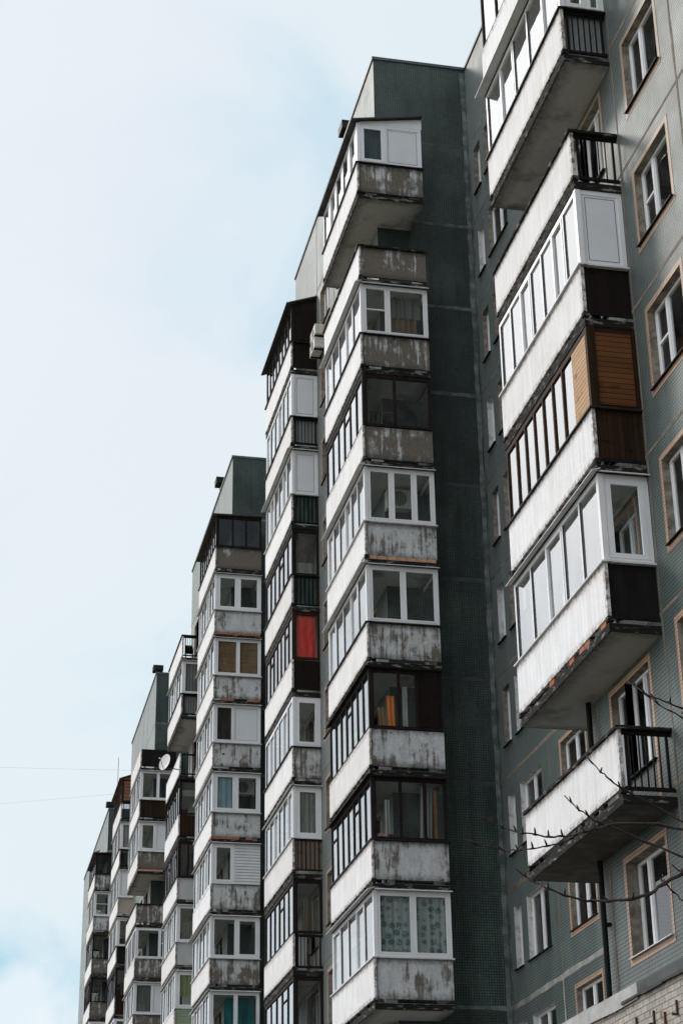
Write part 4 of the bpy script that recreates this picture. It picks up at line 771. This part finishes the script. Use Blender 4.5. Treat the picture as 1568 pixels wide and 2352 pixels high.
# satellite dish
e = empty('satellite_dish', (9.86, 80.62, 25.37)); tag(e, 'round white satellite dish on an arm, in front of a black balcony panel', 'satellite dish'); m = MB(); c = Vector((9.39, 80.35, 25.55)); nrm = Vector((-0.80, -0.55, 0.20)).normalized(); u = nrm.cross(Vector((0, 0, 1))).normalized(); v = u.cross(nrm)
DW = simple('dish_white', (0.74, 0.74, 0.73), (0.62, 0.60, 0.57), 0.5, 3); rings = []
for i in range(7):
    r = 0.38 * i / 6; rings.append([tuple(c + u * r * 0.92 * math.cos(a * math.pi / 12) + v * r * math.sin(a * math.pi / 12) + nrm * (r * r * 0.55)) for a in range(24)])
for A, B in zip(rings[:-1], rings[1:]):
    for a in range(24): m.poly([A[a], A[(a + 1) % 24], B[(a + 1) % 24], B[a]], DW); m.poly([tuple(Vector(q) - nrm * 0.012) for q in (B[a], B[(a + 1) % 24], A[(a + 1) % 24], A[a])], DW)
m.build('reflector', e); m = MB(); m.tube([tuple(c - nrm * 0.02), (9.6, 80.62, 25.40), (10.06, 80.68, 25.36)], 0.022, IRON, 6); m.build('arm', e)
m = MB(); tip = c + nrm * 0.36 + v * 0.05; m.tube([tuple(c + v * -0.34 + nrm * 0.05), tuple(tip)], 0.012, IRON, 5); m.tube([tuple(tip - nrm * 0.06), tuple(tip + nrm * 0.05)], 0.035, ACW, 8); m.build('feed_horn', e)
# folded chair on the open top balcony of the third block
m = MB(); zt = zpar(0); x, y, z = 10.25, 80.9, zt - 1.02
m.tube([(x, y, z), (x + 0.02, y + 0.3, z + 0.85), (x + 0.32, y + 0.3, z + 0.85), (x + 0.34, y, z)], 0.016, IRON, 6); m.tube([(x, y + 0.45, z), (x + 0.02, y, z + 0.62), (x + 0.34, y, z + 0.62), (x + 0.34, y + 0.45, z)], 0.016, IRON, 6)
m.box(x + 0.02, x + 0.33, y, y + 0.35, z + 0.44, z + 0.50, TARP); m.box(x + 0.03, x + 0.31, y + 0.28, y + 0.31, z + 0.58, z + 0.82, TARP)
tag(m.build('folding_chair'), 'black metal framed folding chair behind the railing of an open top balcony', 'chair')
# pigeon on the flat roof of the farthest top balcony
def pigeon(o):
    m = MB(); G_ = simple('pigeon_grey', (0.05, 0.052, 0.06), (0.10, 0.10, 0.11), 0.8, 20); o = Vector(o); ax = Vector((0.55, -0.35, 0.42)).normalized()
    prof = [(-0.24, 0.012), (-0.17, 0.030), (-0.10, 0.050), (-0.02, 0.068), (0.05, 0.066), (0.10, 0.046), (0.135, 0.030), (0.165, 0.034), (0.195, 0.030), (0.215, 0.012), (0.24, 0.003)]
    pts = []
    for t, r in prof:
        p = o + Vector((0, 0, 0.12)) + Vector((ax.x, ax.y, 0.0)).normalized() * t; p.z += 0.05 * t + (0.09 * max(0.0, (t - 0.06) / 0.14) if t < 0.2 else 0.085); pts.append(tuple(p))
    m.tube(pts, [r for _, r in prof], G_, 10)
    for s_ in (-0.025, 0.025): m.tube([(o.x + s_, o.y, o.z), (o.x + s_, o.y, o.z + 0.09)], 0.006, simple('pigeon_leg', (0.25, 0.07, 0.05)), 5)
    return m.build('pigeon', smooth=True)
tag(pigeon((10.15, 124.9, zpar(0) + 1.495)), 'dark grey pigeon standing on the flat roof of the farthest top balcony', 'pigeon')
# mast and overhead wires
m = MB(); m.tube([(10.12, 111.4, zpar(0) + 1.45), (10.12, 111.4, 35.6)], 0.018, GREYSHEET, 6); m.tube([(10.12, 111.1, 35.2), (10.12, 111.7, 35.2)], 0.008, GREYSHEET, 5); tag(m.build('antenna_mast'), 'thin upright antenna mast above the plank roofed balcony', 'antenna')
WIRE = simple('blue_grey_wire', (0.42, 0.50, 0.60))
def wire(a, b, sag, label):
    a, b = Vector(a), Vector(b); m = MB(); m.tube([tuple(a.lerp(b, i / 24) - Vector((0, 0, sag * 4 * (i / 24) * (1 - i / 24)))) for i in range(25)], 0.0045, WIRE, 5); tag(m.build('overhead_wire'), label, 'wire', 'thin wires across the sky')
wire((10.05, 98.0, 30.66), (-45, 98.0, 31.6), 0.7, 'upper thin wire crossing the sky, reaching the fourth block')
wire((9.9, 109.2, 32.66), (-45, 104.0, 25.4), 0.5, 'lower thin wire crossing the sky, reaching the plank roofed balcony')
# ------------------------------------------------------------------ bare tree standing just outside the picture, its twigs reaching in
BARK = simple('bark', (0.018, 0.013, 0.011), (0.04, 0.027, 0.021), 0.9, 22, (1, 1, 0.4), bmp=0.6)
BR = {
'main': [(7.9, 15.0, 3.0), (7.2, 15.1, 3.9), (6.7, 15.0, 4.15), (6.42, 15.00, 4.12), (6.31, 15.24, 4.08), (6.08, 15.13, 3.95), (5.82, 14.83, 3.78), (5.65, 14.78, 3.72), (5.53, 15.05, 3.76), (5.45, 15.25, 3.81), (5.32, 15.08, 3.77), (5.06, 14.79, 3.73), (4.93, 14.81, 3.79), (4.92, 15.11, 3.91), (4.88, 15.25, 4.00), (4.73, 15.03, 4.00)],
'sp1': [(6.08, 15.13, 3.95), (6.05, 15.1, 3.97), (6.10, 15.2, 4.05)], 'sp2': [(6.31, 15.24, 4.08), (6.27, 15.24, 4.10), (6.17, 15.13, 4.12)],
'down': [(6.04, 15.00, 3.92), (6.20, 15.24, 3.91), (6.24, 15.13, 3.81), (6.28, 14.83, 3.64), (6.5, 14.7, 3.5)],
'up1': [(8.1, 15.3, 3.4), (7.3, 15.5, 4.2), (6.68, 15.60, 4.55), (6.44, 15.84, 4.80), (5.98, 15.73, 4.98), (5.78, 15.43, 4.95), (5.67, 15.38, 5.00), (5.70, 15.65, 5.17), (5.71, 15.85, 5.32)],
'up2': [(8.0, 15.2, 3.3), (7.1, 15.2, 4.0), (6.45, 15.30, 4.20), (6.09, 15.54, 4.43), (5.63, 15.43, 4.56), (5.44, 15.13, 4.52), (5.34, 15.08, 4.55), (5.37, 15.35, 4.70), (5.38, 15.55, 4.82)],
'mid1': [(7.9, 14.9, 3.2), (7.0, 14.8, 4.05), (6.36, 14.70, 4.29), (6.00, 14.94, 4.42), (5.56, 14.83, 4.37), (5.27, 14.53, 4.24), (5.16, 14.48, 4.19), (5.18, 14.75, 4.24), (5.13, 14.95, 4.28), (4.95, 14.78, 4.22), (4.74, 14.49, 4.15), (4.64, 14.51, 4.16), (4.68, 14.81, 4.26), (4.60, 14.95, 4.33), (4.45, 14.73, 4.30), (4.30, 14.47, 4.26)],
'mid2': [(5.27, 14.53, 4.24), (5.24, 14.70, 4.26), (5.20, 14.94, 4.26), (5.08, 14.83, 4.19), (4.85, 14.53, 4.07), (4.71, 14.48, 4.03), (4.67, 14.75, 4.08), (4.59, 14.95, 4.14), (4.44, 14.78, 4.11), (4.23, 14.49, 4.05), (4.13, 14.51, 4.10)],
'tw1': [(8.3, 15.6, 4.4), (7.4, 15.8, 5.5), (6.96, 16.00, 5.76), (6.88, 16.24, 5.96), (6.70, 16.13, 5.97), (6.42, 15.83, 5.90), (6.31, 15.78, 5.92), (6.32, 16.05, 6.09), (6.34, 16.25, 6.21)],
'tw2': [(7.5, 15.9, 5.35), (6.95, 16.00, 5.66), (6.87, 16.24, 5.86), (6.70, 16.13, 5.89), (6.46, 15.83, 5.84), (6.35, 15.78, 5.89), (6.42, 16.05, 6.03)]}
RAD = {'main': 0.026, 'sp1': 0.006, 'sp2': 0.009, 'down': 0.010, 'up1': 0.016, 'up2': 0.016, 'mid1': 0.018, 'mid2': 0.011, 'tw1': 0.016, 'tw2': 0.012}
tr = empty('bare_tree', (8.4, 15.0, GROUND)); tag(tr, 'bare dark tree twigs reaching in from the lower right', 'tree')
m = MB(); m.tube([(8.4, 15.0, GROUND - 0.1), (8.38, 15.02, 0.2), (8.3, 15.05, 2.0), (8.2, 15.2, 3.2), (8.35, 15.5, 4.6), (8.7, 15.2, 6.0), (8.9, 15.3, 7.2)], [0.17, 0.14, 0.125, 0.11, 0.085, 0.05, 0.015], BARK, 12); m.build('trunk', tr, smooth=True)
for nm, pts in BR.items():
    m = MB(); n_ = len(pts); r0 = RAD[nm] * 0.8; rs = []
    for i in range(n_): rs.append(max(0.005, r0 * (1 - 0.8 * i / (n_ - 1))))
    fine = []; fr_ = []
    for i in range(n_ - 1):
        for q in range(3):
            t = q / 3; p = Vector(pts[i]).lerp(Vector(pts[i + 1]), t); j = 0.010 if 0 < t else 0.0
            fine.append(tuple(p + Vector((random.uniform(-j, j), random.uniform(-j, j), random.uniform(-j, j))))); fr_.append(rs[i] * (1 - t) + rs[i + 1] * t + (0.0035 if q == 0 else 0))
    fine.append(pts[-1]); fr_.append(rs[-1] * 1.25); m.tube(fine, fr_, BARK, 7)
    for i in range(4, n_ - 1):       # buds and short spurs
        p = Vector(pts[i]); d = Vector((random.uniform(-.5, .2), random.uniform(-.3, .3), random.uniform(0.2, 1))).normalized(); m.tube([tuple(p), tuple(p + d * 0.035), tuple(p + d * 0.06)], [0.009, 0.008, 0.004], BARK, 6)
    m.build('branch', tr, smooth=True)
